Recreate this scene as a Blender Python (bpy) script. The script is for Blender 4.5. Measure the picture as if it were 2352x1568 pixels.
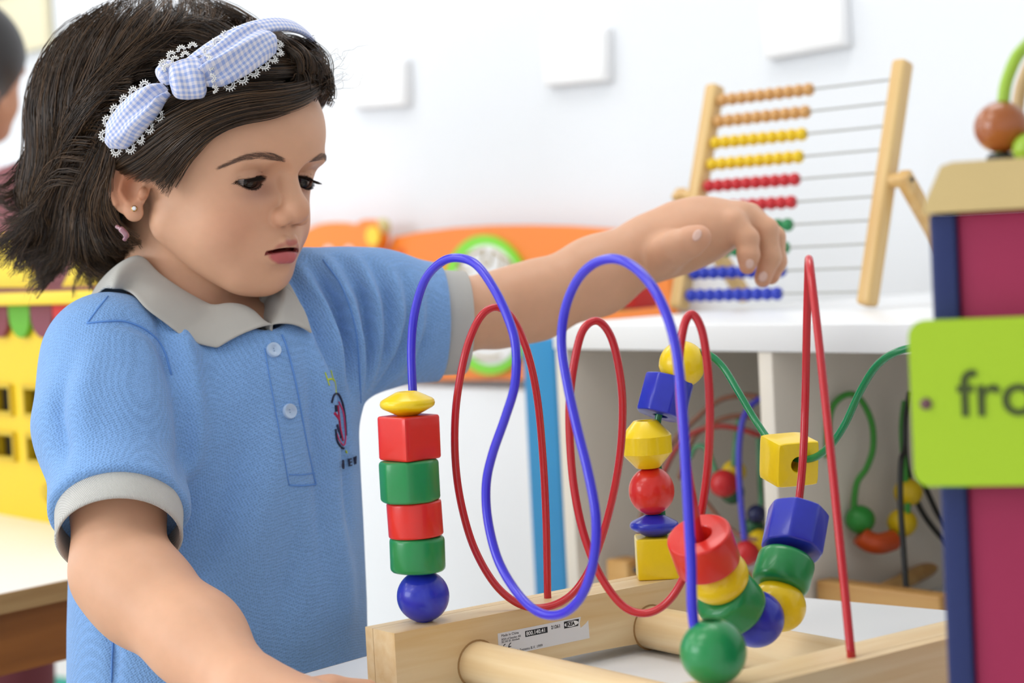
import bpy, bmesh, math, random
import numpy as np
from mathutils import Vector, Matrix
for o in list(bpy.data.objects): bpy.data.objects.remove(o)
SC=bpy.context.scene
COL=SC.collection
rng=np.random.default_rng(7); random.seed(7)

# ---------------------------------------------------------------- camera
W,H=2352,1568
F=4400.; ROLL=0.052; HOR=570.; CZ=0.78
_p=math.atan((784-HOR)/F)
FW=np.array([0,math.cos(_p),-math.sin(_p)]); UP0=np.array([0,math.sin(_p),math.cos(_p)]); RT0=np.array([1.,0,0])
RT=RT0*math.cos(ROLL)-UP0*math.sin(ROLL); UP=RT0*math.sin(ROLL)+UP0*math.cos(ROLL)
CAM=np.array([0,0,CZ])
def ray(x,y): return FW+RT*(x-W/2)/F-UP*(y-H/2)/F
def P(x,y,D): return CAM+D*ray(x,y)
def onz(x,y,z):
    d=ray(x,y); return CAM+(z-CZ)/d[2]*d
def proj(w):
    v=np.asarray(w,dtype=float)-CAM; D=v@FW
    return np.stack([W/2+F*(v@RT)/D, H/2-F*(v@UP)/D, D],-1)
cam=bpy.data.cameras.new('camera'); co=bpy.data.objects.new('camera',cam); COL.objects.link(co)
co.matrix_world=Matrix(((RT[0],UP[0],-FW[0],CAM[0]),(RT[1],UP[1],-FW[1],CAM[1]),(RT[2],UP[2],-FW[2],CAM[2]),(0,0,0,1)))
cam.sensor_width=36; cam.lens=F/W*36; cam.clip_start=.05
cam.dof.use_dof=True; cam.dof.focus_distance=1.27; cam.dof.aperture_fstop=6.5
SC.camera=co

# ---------------------------------------------------------------- world, lights, exposure
wd=bpy.data.worlds.new('world'); SC.world=wd; wd.use_nodes=True
wd.node_tree.nodes['Background'].inputs[0].default_value=(.80,.88,1,1)
wd.node_tree.nodes['Background'].inputs[1].default_value=.5
SC.view_settings.view_transform='Standard'; SC.view_settings.look='None'
SC.view_settings.exposure=0.3; SC.view_settings.gamma=1; SC.view_settings.use_curve_mapping=False
WD=np.array([.625,-.7806,0]); WN=np.array([-.7806,-.625,0])       # along the back wall (to the right), wall normal (into the room)
WALL0=np.array([.515,2.46,0])                                     # a point of the back wall
def room(a,b,z): return WALL0+WD*a+WN*b+np.array([0,0,z])          # a along wall, b out from the wall
CEIL=2.6
def area(name,loc,to,sx,sy,power,col):
    l=bpy.data.lights.new(name,'AREA'); l.shape='RECTANGLE'; l.size=sx; l.size_y=sy; l.energy=power; l.color=col
    o=bpy.data.objects.new(name,l); COL.objects.link(o); o.location=loc
    o.rotation_euler=(Vector(to)-Vector(loc)).to_track_quat('-Z','Y').to_euler(); return o
LIGHTS=[(a,b) for a in (-1.9,.3) for b in (.9,2.6,4.2)]
for a,b in LIGHTS:
    area('ceiling_panel_light',room(a,b,CEIL-.045),room(a,b,0),1.15,.55,7,(1,.97,.93))
area('window_daylight',room(-3.55,2.9,1.6),room(0,2.3,.9),2.2,1.4,16,(.86,.93,1))
area('window_daylight',room(-1.1,5.75,1.6),room(-.6,1.5,.8),2.6,1.4,62,(.90,.95,1))

SC.cycles.max_bounces=7; SC.cycles.diffuse_bounces=4
# ---------------------------------------------------------------- helpers: materials
def lin(c):
    if isinstance(c,str): c=[int(c[i:i+2],16) for i in (0,2,4)]
    return tuple((v/255/12.92 if v/255<=.04045 else ((v/255+.055)/1.055)**2.4) for v in c)+(1,)
MATS={}
def mat(name,col,rough=.5,spec=.5,coat=0,bump=None,var=0,vscale=30,metal=0,sss=0,sheen=0,bscale=None,tscale=None,trans=0,emit=0):
    if name in MATS: return MATS[name]
    m=bpy.data.materials.new(name); m.use_nodes=True; nt=m.node_tree; b=nt.nodes['Principled BSDF']
    c=lin(col); b.inputs['Base Color'].default_value=c; b.inputs['Roughness'].default_value=rough
    b.inputs['Specular IOR Level'].default_value=spec; b.inputs['Coat Weight'].default_value=coat; b.inputs['Coat Roughness'].default_value=.08
    b.inputs['Metallic'].default_value=metal; b.inputs['Sheen Weight'].default_value=sheen
    b.inputs['Transmission Weight'].default_value=trans
    if emit: b.inputs['Emission Color'].default_value=c; b.inputs['Emission Strength'].default_value=emit
    if sss: b.inputs['Subsurface Weight'].default_value=sss; b.inputs['Subsurface Radius'].default_value=(1,.35,.2); b.inputs['Subsurface Scale'].default_value=.006
    tc=nt.nodes.new('ShaderNodeTexCoord'); mp=nt.nodes.new('ShaderNodeMapping'); nt.links.new(tc.outputs['Object'],mp.inputs[0])
    if tscale: mp.inputs['Scale'].default_value=tscale
    if var:
        n=nt.nodes.new('ShaderNodeTexNoise'); n.inputs['Scale'].default_value=vscale; n.inputs['Detail'].default_value=5
        nt.links.new(mp.outputs[0],n.inputs['Vector'])
        mx=nt.nodes.new('ShaderNodeMix'); mx.data_type='RGBA'; mx.inputs[6].default_value=tuple(v*(1-var) for v in c[:3])+(1,); mx.inputs[7].default_value=tuple(min(1,v*(1+var)) for v in c[:3])+(1,)
        nt.links.new(n.outputs['Fac'],mx.inputs[0]); nt.links.new(mx.outputs[2],b.inputs['Base Color'])
    if bump:
        n=nt.nodes.new('ShaderNodeTexNoise'); n.inputs['Scale'].default_value=bscale or 200; n.inputs['Detail'].default_value=3
        nt.links.new(mp.outputs[0],n.inputs['Vector'])
        bp=nt.nodes.new('ShaderNodeBump'); bp.inputs['Strength'].default_value=bump; bp.inputs['Distance'].default_value=.001
        nt.links.new(n.outputs['Fac'],bp.inputs['Height']); nt.links.new(bp.outputs[0],b.inputs['Normal'])
    MATS[name]=m; return m
def wood(name,c1,c2,direction,rough=.45,coat=.15,scale=60):
    """grain stretched along a world direction"""
    if name in MATS: return MATS[name]
    m=bpy.data.materials.new(name); m.use_nodes=True; nt=m.node_tree; b=nt.nodes['Principled BSDF']; N=nt.nodes.new; L=nt.links.new
    b.inputs['Roughness'].default_value=rough; b.inputs['Coat Weight'].default_value=coat; b.inputs['Coat Roughness'].default_value=.25
    tc=N('ShaderNodeTexCoord'); mp=N('ShaderNodeMapping'); L(tc.outputs['Object'],mp.inputs[0])
    d=Vector(direction).normalized(); q=d.rotation_difference(Vector((1,0,0)))
    mp.inputs['Rotation'].default_value=q.to_euler(); mp.inputs['Scale'].default_value=(1,1,1)
    mp2=N('ShaderNodeMapping'); mp2.inputs['Scale'].default_value=(.06,1,1); L(mp.outputs[0],mp2.inputs[0])
    n=N('ShaderNodeTexNoise'); n.inputs['Scale'].default_value=scale*2.2; n.inputs['Detail'].default_value=6; n.inputs['Distortion'].default_value=.4; L(mp2.outputs[0],n.inputs['Vector'])
    n2=N('ShaderNodeTexNoise'); n2.inputs['Scale'].default_value=scale*.35; n2.inputs['Detail'].default_value=2; L(mp2.outputs[0],n2.inputs['Vector'])
    ad=N('ShaderNodeMath'); ad.operation='ADD'; L(n.outputs['Fac'],ad.inputs[0]); L(n2.outputs['Fac'],ad.inputs[1])
    r=N('ShaderNodeMapRange'); r.inputs[1].default_value=.72; r.inputs[2].default_value=1.25; L(ad.outputs[0],r.inputs[0])
    mx=N('ShaderNodeMix'); mx.data_type='RGBA'; mx.inputs[6].default_value=lin(c2); mx.inputs[7].default_value=lin(c1); L(r.outputs[0],mx.inputs[0])
    L(mx.outputs[2],b.inputs['Base Color']); MATS[name]=m; return m

# ---------------------------------------------------------------- helpers: objects
def tag(o,label=None,cat=None,group=None,kind=None):
    if label: o['label']=label
    if cat: o['category']=cat
    if group: o['group']=group
    if kind: o['kind']=kind
    return o
def thing(name,loc,label,cat,group=None):
    o=bpy.data.objects.new(name,None); COL.objects.link(o); o.location=loc; o.empty_display_size=.02
    return tag(o,label,cat,group)
def rootloc(p):
    v=np.zeros(3)
    while p is not None: v=v+np.array(p.location); p=p.parent
    return v
def mobj(name,V,Fc,m,parent=None,smooth=True,sharp=None,kind=None,at=None):
    """one mesh object from world-space vertices; stored relative to its parent (or to `at`)"""
    V=np.asarray(V,dtype=float).reshape(-1,3)
    off=rootloc(parent) if parent is not None else (np.array(at) if at is not None else np.zeros(3))
    own=np.zeros(3)
    if parent is not None: own=V.mean(0)-off
    me=bpy.data.meshes.new(name)
    me.from_pydata((V-off-own).tolist(),[],[tuple(int(i) for i in f) for f in Fc]); me.validate()
    if smooth: me.polygons.foreach_set('use_smooth',[True]*len(me.polygons))
    if sharp: me.set_sharp_from_angle(angle=math.radians(sharp))
    if m is not None:
        for k in (m if isinstance(m,(list,tuple)) else [m]): me.materials.append(k)
    o=bpy.data.objects.new(name,me); COL.objects.link(o)
    if parent is not None: o.parent=parent; o.location=own
    elif at is not None: o.location=off
    if kind: o['kind']=kind
    return o
def frame_of(axis,ref=None):
    a=np.asarray(axis,float); a=a/np.linalg.norm(a)
    r=np.asarray(ref if ref is not None else ([0,0,1] if abs(a[2])<.9 else [1,0,0]),float)
    x=r-a*(r@a); x/=np.linalg.norm(x); y=np.cross(a,x); return x,y,a
def box(c,ax,half,bev=0):
    """box at centre c, axes rows ax, half sizes; optional bevel -> V,F"""
    bm=bmesh.new(); bmesh.ops.create_cube(bm,size=2)
    for v in bm.verts: v.co=Vector((v.co.x*half[0],v.co.y*half[1],v.co.z*half[2]))
    if bev: bmesh.ops.bevel(bm,geom=list(bm.edges),offset=bev,segments=3,profile=.5,affect='EDGES')
    V=np.array([v.co[:] for v in bm.verts]); bm.verts.index_update(); Fc=[[v.index for v in f.verts] for f in bm.faces]; bm.free()
    return V@np.asarray(ax)+np.asarray(c),Fc
def join(parts):
    V=[];Fc=[];n=0
    for v,f in parts:
        V.append(np.asarray(v)); Fc+= [[i+n for i in q] for q in f]; n+=len(v)
    return np.concatenate(V),Fc
def extrude(poly,o,u,v,w,t):
    """polygon [(a,b)] in plane o+u*a+v*b, extruded by t along w"""
    poly=np.asarray(poly,float); n=len(poly)
    A=np.asarray(o)+poly[:,:1]*np.asarray(u)+poly[:,1:]*np.asarray(v)
    V=np.concatenate([A,A+np.asarray(w)*t])
    Fc=[list(range(n))[::-1],list(range(n,2*n))]+[[i,(i+1)%n,n+(i+1)%n,n+i] for i in range(n)]
    return V,Fc
def spline(pts,per=8,closed=False):
    """Catmull-Rom (centripetal-ish uniform) through pts"""
    p=np.asarray(pts,float); n=len(p); out=[]
    if not closed: p=np.concatenate([[2*p[0]-p[1]],p,[2*p[-1]-p[-2]]])
    else: p=np.concatenate([p[-1:],p,p[:2]])
    m=len(p)-3
    t=np.linspace(0,1,per,endpoint=False)[:,None]
    for i in range(m):
        a,b,c,d=p[i:i+4]
        out.append(.5*((2*b)+(c-a)*t+(2*a-5*b+4*c-d)*t*t+(3*b-a-3*c+d)*t**3))
    if not closed: out.append(p[-2:-1])
    return np.concatenate(out)
def tube(path,r,sides=12,caps=True):
    path=np.asarray(path,float); n=len(path); r=np.broadcast_to(np.asarray(r,float),(n,))
    T=np.gradient(path,axis=0); T/=np.linalg.norm(T,axis=1)[:,None]+1e-12
    x,y,_=frame_of(T[0]); V=[]; ang=np.linspace(0,2*np.pi,sides,endpoint=False)
    for i in range(n):
        x=x-T[i]*(x@T[i]); x/=np.linalg.norm(x); y=np.cross(T[i],x)
        V.append(path[i]+r[i]*(np.cos(ang)[:,None]*x+np.sin(ang)[:,None]*y))
    V=np.concatenate(V); Fc=[]
    for i in range(n-1):
        for j in range(sides):
            k=(j+1)%sides; Fc.append([i*sides+j,i*sides+k,(i+1)*sides+k,(i+1)*sides+j])
    if caps: Fc.append(list(range(sides))[::-1]); Fc.append([(n-1)*sides+j for j in range(sides)])
    return V,Fc
def rpoly(n,R,rc,N=64,rot=0):
    """radius function samples of a rounded regular polygon, circumradius R"""
    a=np.linspace(0,2*np.pi,N,endpoint=False)
    if not n: return np.full(N,R)
    ap=R*math.cos(math.pi/n)
    loc=(a-rot)%(2*np.pi/n)-np.pi/n
    r=ap/np.cos(loc)
    return np.minimum(r,R-rc)+0*a if rc==0 else -np.log(np.exp(-(r)/rc*1.0)+np.exp(-(R-rc*.35)/rc))*rc
def lathe(c,axis,prof,n=0,N=48,rc=.0015,ref=None,rot=0):
    """solid of revolution along axis; prof [(radius, height, roundness 0..1)]: 1 = circle, 0 = polygon of n sides"""
    x,y,a=frame_of(axis,ref); ang=np.linspace(0,2*np.pi,N,endpoint=False)
    V=[]
    for q in prof:
        r,h=q[0],q[1]; k=q[2] if len(q)>2 else 0
        rr=np.full(N,r) if (not n or k==1) else rpoly(n,r,rc,N,rot)*(1-k)+k*r
        V.append(np.asarray(c)+rr[:,None]*(np.cos(ang)[:,None]*x+np.sin(ang)[:,None]*y)+a*h)
    V=np.concatenate(V); m=len(prof); Fc=[]
    for i in range(m-1):
        for j in range(N):
            k=(j+1)%N; Fc.append([i*N+j,i*N+k,(i+1)*N+k,(i+1)*N+j])
    Fc.append(list(range(N))[::-1]); Fc.append([(m-1)*N+j for j in range(N)])
    return V,Fc
def holed(prof,rh,depth=None):
    """close a profile with a bore of radius rh at both ends (blind, meeting in the middle)"""
    h0,h1=prof[0][1],prof[-1][1]; mid=(h0+h1)/2
    return [(rh*.98,mid-.0005,1),(rh,h0+.0006,1),(rh+.0006,h0,1)]+prof+[(rh+.0006,h1,1),(rh,h1-.0006,1),(rh*.98,mid+.0005,1)]
def p_sphere(R,rh=.0045,flat=1.0,k=18):
    t0=math.asin(min(.9,rh/R)); t=np.linspace(t0,np.pi-t0,k)
    return holed([(R*math.sin(a),-R*flat*math.cos(a),1) for a in t],rh)
def p_cyl(R,h,b=.0015,rh=.0045,c=1):
    s=[(R-b*(1-math.sin(t)),-h/2+b*(1-math.cos(t)),c) for t in (0,.5,1.05,1.57)]
    s2=[(q[0],-q[1],c) for q in s[::-1]]
    return holed(s+s2,rh)
def p_disc(R,h,rh=.0045):
    e=.0022; pts=[(R*.36,-h/2,1),(R*.42,-h/2+.0004,1),(R*.9,-e*1.3,1),(R*.97,-e*.8,1),(R,0,1),(R*.97,e*.8,1),(R*.9,e*1.3,1),(R*.42,h/2-.0004,1),(R*.36,h/2,1)]
    return holed(pts,rh)
def bead(parent,c,axis,prof,m,n=0,rc=.0015,rot=0,name='bead',ref=None,N=48,sharp=40,label=None):
    V,Fc=lathe(c,axis,prof,n,N,rc,ref,rot); o=mobj(name,V,Fc,m,parent,True,sharp)
    if label: o['label']=label
    return o
def text_mesh(s,size,o,u,v,m,parent,name='lettering',off=.0002,align='LEFT',weight=0,xs=1.0,extr=.00008):
    cu=bpy.data.curves.new('t','FONT'); cu.body=s; cu.size=size; cu.align_x=align; cu.extrude=extr; cu.offset=weight; cu.resolution_u=4
    ob=bpy.data.objects.new('t',cu); COL.objects.link(ob); dg=bpy.context.evaluated_depsgraph_get()
    me=bpy.data.meshes.new_from_object(ob.evaluated_get(dg)); bpy.data.objects.remove(ob); bpy.data.curves.remove(cu)
    V=np.array([q.co[:] for q in me.vertices]).reshape(-1,3); Fc=[list(q.vertices) for q in me.polygons]; bpy.data.meshes.remove(me)
    u=np.asarray(u,float);v=np.asarray(v,float);w=np.cross(u,v)
    return mobj(name,np.asarray(o)+V[:,:1]*u*xs+V[:,1:2]*v+(V[:,2:]+off)*w,Fc,m,parent,False)
Z3=np.array([0,0,1.])
# ================================================================ the setting
white_wall=mat('wall_paint','ebeef2',.85,.2,bump=.05,bscale=60)
def slab(name,a0,a1,b0,b1,z0,z1,m):
    c=room((a0+a1)/2,(b0+b1)/2,(z0+z1)/2)
    V,Fc=box(c,[WD,WN,Z3],[(a1-a0)/2,(b1-b0)/2,(z1-z0)/2])
    return tag(mobj(name,V,Fc,m,None,False),kind='structure')
RA0,RA1,RB1=-3.7,2.6,6.0
slab('floor',RA0,RA1,0,RB1,-.05,0,mat('floor_vinyl','d9d6d0',.45,.4,var=.06,vscale=6))
slab('ceiling',RA0,RA1,0,RB1,CEIL,CEIL+.05,mat('ceiling_paint','f2f2f0',.9,.2))
slab('wall_back',RA0-.1,RA1+.1,-.1,0,0,CEIL,white_wall)
slab('wall_right',RA1,RA1+.1,0,RB1,0,CEIL,white_wall)
# left wall and front wall have window openings
def wall_open(name,fixed,lo,hi,o0,o1,z0,z1,axis):
    def s(a,b,c,d):
        if axis=='a': return box(room(fixed,(a+b)/2,(c+d)/2),[WD,WN,Z3],[.05,(b-a)/2,(d-c)/2])
        return box(room((a+b)/2,fixed,(c+d)/2),[WD,WN,Z3],[(b-a)/2,.05,(d-c)/2])
    V,Fc=join([s(lo,hi,0,z0),s(lo,hi,z1,CEIL),s(lo,o0,z0,z1),s(o1,hi,z0,z1)])
    tag(mobj(name,V,Fc,white_wall,None,False),kind='structure')
    t=.03; frame=mat('window_frame_paint','eeeeee',.4)
    w=[s(o0,o1,z0,z0+t*2),s(o0,o1,z1-t*2,z1),s(o0,o0+t*2,z0,z1),s(o1-t*2,o1,z0,z1),s((o0+o1)/2-t,(o0+o1)/2+t,z0,z1)]
    V,Fc=join(w); return V,Fc,frame
V,Fc,m=wall_open('wall_left',RA0-.05,0,RB1,1.7,4.1,.85,2.35,'a'); tag(mobj('window_1',V,Fc,m,None,False),kind='structure')
V,Fc,m=wall_open('wall_front',RB1+.05,RA0,RA1,-2.5,.3,.85,2.35,'b'); tag(mobj('window_2',V,Fc,m,None,False),kind='structure')
for i,(a,b) in enumerate(LIGHTS):
    pos=['over the back wall','over the middle of the room','by the window wall'][i%3]+(' on the left side' if i<3 else ' on the right side')
    t=thing('ceiling_light',room(a,b,CEIL),'white square-edged ceiling light panel '+pos,'light','ceiling light panels')
    V,Fc=join([box(room(a+s*.6,b,CEIL-.02),[WD,WN,Z3],[.015,.3,.02]) for s in (-1,1)]+[box(room(a,b+s*.3,CEIL-.02),[WD,WN,Z3],[.6,.015,.02]) for s in (-1,1)])
    mobj('frame',V,Fc,mat('light_frame','e8e8e8',.4),t,False)
    V,Fc=box(room(a,b,CEIL-.02),[WD,WN,Z3],[.585,.285,.01]); mobj('diffuser',V,Fc,mat('light_diffuser','ffffff',.5,emit=1.0),t,False)

# shelf top and child-table heights
ZT=.50; ZS=.6985
LAM=mat('white_laminate','f3f4f5',.35,.4)
# ---- near white table (corner tC, edges along e1 / e2)
TC=np.array([.0855,1.5755,0]); E1=np.array([-.640,-.768,0]); E2=np.array([.768,-.640,0])
TC=TC+0
t=thing('white_table',TC+E1*.5+E2*.4,'white laminate table with a pale wood edge that the child stands at','table')
def tbox(org,ua,ub,a0,a1,b0,b1,z0,z1,bev=0):
    c=org+ua*(a0+a1)/2+ub*(b0+b1)/2+Z3*(z0+z1)/2
    return box(c,[ua,ub,Z3],[(a1-a0)/2,(b1-b0)/2,(z1-z0)/2],bev)
EW=wood('table_edge_wood','c9a878','b08a58',E1,.5,.1,40)
mobj('tabletop',*tbox(TC,E1,E2,.002,1.098,.002,.748,ZT-.02,ZT,.002),LAM,t,True,30)
V,Fc=join([tbox(TC,E1,E2,-.0,1.1,-.0,.002,ZT-.022,ZT-.001),tbox(TC,E1,E2,0,.002,0,.75,ZT-.022,ZT-.001)]); mobj('edge_band',V,Fc,EW,t,False)
for a,b in ((.06,.06),(1.04,.06),(.06,.69),(1.04,.69)):
    mobj('leg',*tbox(TC,E1,E2,a-.025,a+.025,b-.025,b+.025,0,ZT-.02,.004),EW,t,True,30)
# ---- second table at the far left, carrying the toy house
E1b=np.array([.618,.786,0]); E2b=np.array([-.786,.618,0])
T2=onz(90,1345,ZT)*[1,1,0]                      # a point on its front top edge
t=thing('low_table',T2+E2b*.35,'white low table with a brown wooden apron at the far left','table')
w2=wood('table_apron_wood','b06a2c','8a4e1c',E1b,.5,.1,26); w2e=wood('table_rim_wood','c9a06a','a87c48',E1b,.5,.1,40)
mobj('tabletop',*tbox(T2,E1b,E2b,-.62,.42,.003,.75,ZT-.016,ZT,.001),LAM,t,True,30)
mobj('edge_band',*tbox(T2,E1b,E2b,-.62,.42,0,.003,ZT-.018,ZT-.0005),w2e,t,False)
mobj('apron',*tbox(T2,E1b,E2b,-.60,.40,.012,.03,ZT-.075,ZT-.018),w2,t,False)
mobj('apron',*tbox(T2,E1b,E2b,-.60,.40,.71,.73,ZT-.075,ZT-.018),w2,t,False)
for a,b in ((-.58,.04),(.38,.04),(-.58,.70),(.38,.70)):
    mobj('leg',*tbox(T2,E1b,E2b,a-.02,a+.02,b-.02,b+.02,0,ZT-.018,.003),w2,t,True,30)
# ---- play mat on the floor in the lower left corner
g=onz(60,1555,0.006)
t=thing('play_mat',[g[0],g[1],0],'striped foam play mat on the floor in teal, white and orange','mat')
for k,(lo,hi,c,nm) in enumerate(((-.5,-.035,'2f9c88','teal'),(-.033,.10,'eef0f2','white'),(.102,.35,'f0662e','orange'))):
    o=mobj('mat_strip',*tbox(g*[1,1,0]-E1b*.1,E1b,E2b,-.45,.12,lo,hi,0,.012,.004),mat('foam_'+nm,c,.8,.2,bump=.2,bscale=300),t,True,30)
    o['label']=nm+' foam strip'

# ---- shelf unit along the back wall
SF=np.array([.3359,1.6292,0])           # point on its front face, at x=2081 px
t=thing('cube_shelf',SF+WD*.1-WN*.2,'white open cube shelf with thick boards under the abacus','shelf')
def sh(a0,a1,b0,b1,z0,z1,nm='board',m=LAM): return mobj(nm,*tbox(SF,WD,-WN,a0,a1,b0,b1,z0,z1,.0015),m,t,True,30)
WARM=mat('white_laminate_bounce','f3ebdd',.4,.4); SL=-.47; SR=1.0; TH=.026  # white laminate of the dividers, warm bounce light painted into its colour
sh(SL,SR,0,.62,ZS-TH,ZS,'top_board'); sh(SL,SR,.0,.62,.395,.42,'shelf_board'); sh(SL,SR,.0,.62,.02,.045,'bottom_board')
for a in (SL+.001,-.178,.30,SR-.019): sh(a,a+.018,.002,.61,.42,ZS-TH,'divider',WARM)
for a in (SL+.001,-.178,.30,SR-.019): sh(a,a+.018,.002,.61,.045,.395,'divider',WARM)
sh(SL,SR,.61,.62,.02,ZS-TH,'back_panel',mat('shelf_back_bounce','efe4d0',.7))  # beige tint stands for warm bounced light inside the compartments
# ---- three white boxes on the back wall
def onwall(x,y,b=0):
    d=ray(x,y); q=WALL0+WN*b
    return CAM+((q-CAM)@WN)/(d@WN)*d
for (x0,y0,x1,y1,x2,y2),lab in (((803,250,926,243,922,135),'leftmost, smallest looking of three white wall boxes, nearest the child'),((1243,200,1388,186,1392,62),'middle one of three white boxes on the back wall'),((1750,138,1936,104,1938,-30),'largest looking white wall box above the abacus, cut by the picture edge')):
    A,B,Cc=onwall(x0,y0,.02),onwall(x1,y1,.02),onwall(x2,y2,.02)
    u=B-A; wd_=np.linalg.norm(u); u/=wd_; v=Z3-u*(u@Z3); v/=np.linalg.norm(v); h=(Cc-B)@v
    t=thing('wall_box',(A+B)/2+WN*-.02,lab,'wall box','white boxes on the back wall')
    mobj('box_body',*box((A+B)/2+v*h/2-WN*.012,[u,v,np.cross(u,v)],[wd_/2,h/2,.008],.002),mat('box_plastic','f7f7f8',.5),t,True,30)
    mobj('cover_plate',*box((A+B)/2+v*h/2-WN*.003,[u,v,np.cross(u,v)],[wd_/2-.004,h/2-.004,.002],.001),mat('box_plastic2','fafafa',.45),t,True,30)
# ---- cream notice board, top left
A=onwall(-160,150,.015); u=WD; c=onwall(0,40,.015)
t=thing('notice_board',c,'cream notice board on the wall at the top left corner','board')
mobj('panel',*box(c+u*0,[u,Z3,-WN],[.25,.095,.01],.002),mat('cream_board','efe6c4',.7),t,True,30)
mobj('frame_rail',*box(c+Z3*.045+u*0+WN*.012,[u,Z3,-WN],[.26,.004,.004],.001),mat('grey_rail','a9a79c',.5),t,True,30)
mobj('header_sheet',*box(c+Z3*.08+u*0+WN*.012,[u,Z3,-WN],[.24,.03,.001]),mat('paper_sheet','eef0ec',.8),t,False)
# ================================================================ the bead maze on the near table
RED=mat('red_lacquer','e02a1e',.32,.4,coat=.25); GRN=mat('green_lacquer','1f8a48',.32,.4,coat=.25)
BLU=mat('blue_lacquer','2630b4',.32,.4,coat=.25,var=.12,vscale=120); YEL=mat('yellow_lacquer','f7d20a',.32,.4,coat=.25,var=.05,vscale=140)
WB=mat('blue_wire_plastic','3a2fd0',.25,.45,coat=.25); WR=mat('red_wire_plastic','c8242c',.25,.45,coat=.25); WG=mat('green_wire_plastic','0c8049',.25,.45,coat=.25)
HOLE=.0052
TB=np.array([.80,.60,0]); TD=np.array([.60,-.80,0]); ZB=.5455
L0=onz(975,1427,ZB); FR0=L0+TB*.198; G0=L0+TD*.270; R0=G0+TB*.095+TD*.008; M0=L0+TB*.10
maze=thing('bead_maze',[*(L0+TB*.1+TD*.13)[:2],ZT],'wooden bead maze with looping red, blue and green wires on the white table','toy')
PINE=wood('pine_board','f0d8ac','dfba80',TB,.45,.15,55); PIND=wood('pine_dowel','f2daae','e2be86',TD,.45,.15,55)
BE0,BE1=-.034,.235
def board(org,flip):
    # two laminated layers, arched underside with feet at both ends
    for d0,d1,h in ((-.0165,.0085,0),(.009,.0175,.0)) if flip else ((-.017,-.0085,0),(-.008,.0165,0)):
        n=9; a=np.linspace(BE0,BE1,2)
        top=[(BE1,ZB-ZT),(BE0,ZB-ZT)]
        arch=[(BE0,0),(BE0+.035,0)]+[(BE0+.035+(BE1-BE0-.07)*k/12,.0075*math.sin(math.pi*k/12)**.35) for k in range(1,12)]+[(BE1-.035,0),(BE1,0)]
        V,Fc=extrude(arch+top,org*[1,1,0]+Z3*ZT+TD*d0,TB,Z3,TD,d1-d0)
        bm=bmesh.new(); vs=[bm.verts.new(v) for v in V]; [bm.faces.new([vs[i] for i in f]) for f in Fc]
        eds=[e for e in bm.edges if e.calc_face_angle(0)>.6]
        bmesh.ops.recalc_face_normals(bm,faces=bm.faces)
        bmesh.ops.bevel(bm,geom=eds,offset=.0022,segments=3,affect='EDGES',profile=.5)
        bm.verts.index_update(); V=[v.co[:] for v in bm.verts]; Fc=[[v.index for v in f.verts] for f in bm.faces]; bm.free()
        mobj('base_board',V,Fc,PINE,maze,True,35)
board(L0,False); board(G0,True)
for a in (.028,.175):
    c=L0+TB*a-Z3*.0298
    V,Fc=tube([c+TD*.010,c+TD*.012,c+TD*.13,c+TD*.253,c+TD*.257],[.0142,.0146,.0146,.0146,.0142],28); mobj('dowel',V,Fc,PIND,maze,True,40)
    V,Fc=lathe(c+TD*.0166,TD,[(.0144,-.0006),(.0158,-.0004),(.0158,.0001),(.0144,.0002)],N=32); mobj('dowel_socket',V,Fc,mat('socket_brown','b08a58',.8),maze,True,40)  # thin rim round each dowel, browner than the board
# --- wires, traced as bent rods between the two base boards
def wire(pts,r,m,ends,label):
    pts=[P(x,y,D) for x,y,D in pts]
    pts=([ends[0]-Z3*.01,ends[0]+Z3*.002] if ends[0] is not None else [])+pts+([ends[1]+Z3*.002,ends[1]-Z3*.01] if ends[1] is not None else [])
    path=spline(pts,9); V,Fc=tube(path,r,14); o=mobj('wire',V,Fc,m,maze,True,60); o['label']=label; return path
DL=proj(L0)[2]; DG=proj(G0)[2]; DM=proj(M0)[2]; DR=proj(R0)[2]; DF=proj(FR0)[2]
def dz(x,x0,D0,x1,D1): return D0+(D1-D0)*(x-x0)/(x1-x0)
bl=[(952,980),(948,900),(945,800),(952,720),(975,645),(1012,603),(1050,592),(1092,606),(1130,655),(1163,720),(1184,790),(1183,880),(1160,960),(1132,1040),(1117,1110),(1120,1190),(1142,1280),(1180,1350),(1225,1398),(1268,1413),(1310,1398),(1345,1350),(1366,1270),(1368,1180),(1350,1080),(1325,980),(1303,880),(1290,790),(1297,715),(1322,650),(1360,608),(1408,594),(1455,612),(1500,660),(1534,730),(1556,820),(1568,950),(1577,1100),(1587,1280),(1595,1440)]
bp=wire([(x,y,dz(x,950,DL,1594,DG)) for x,y in bl],.0028,WB,(L0,G0),'glossy blue wire')
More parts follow.
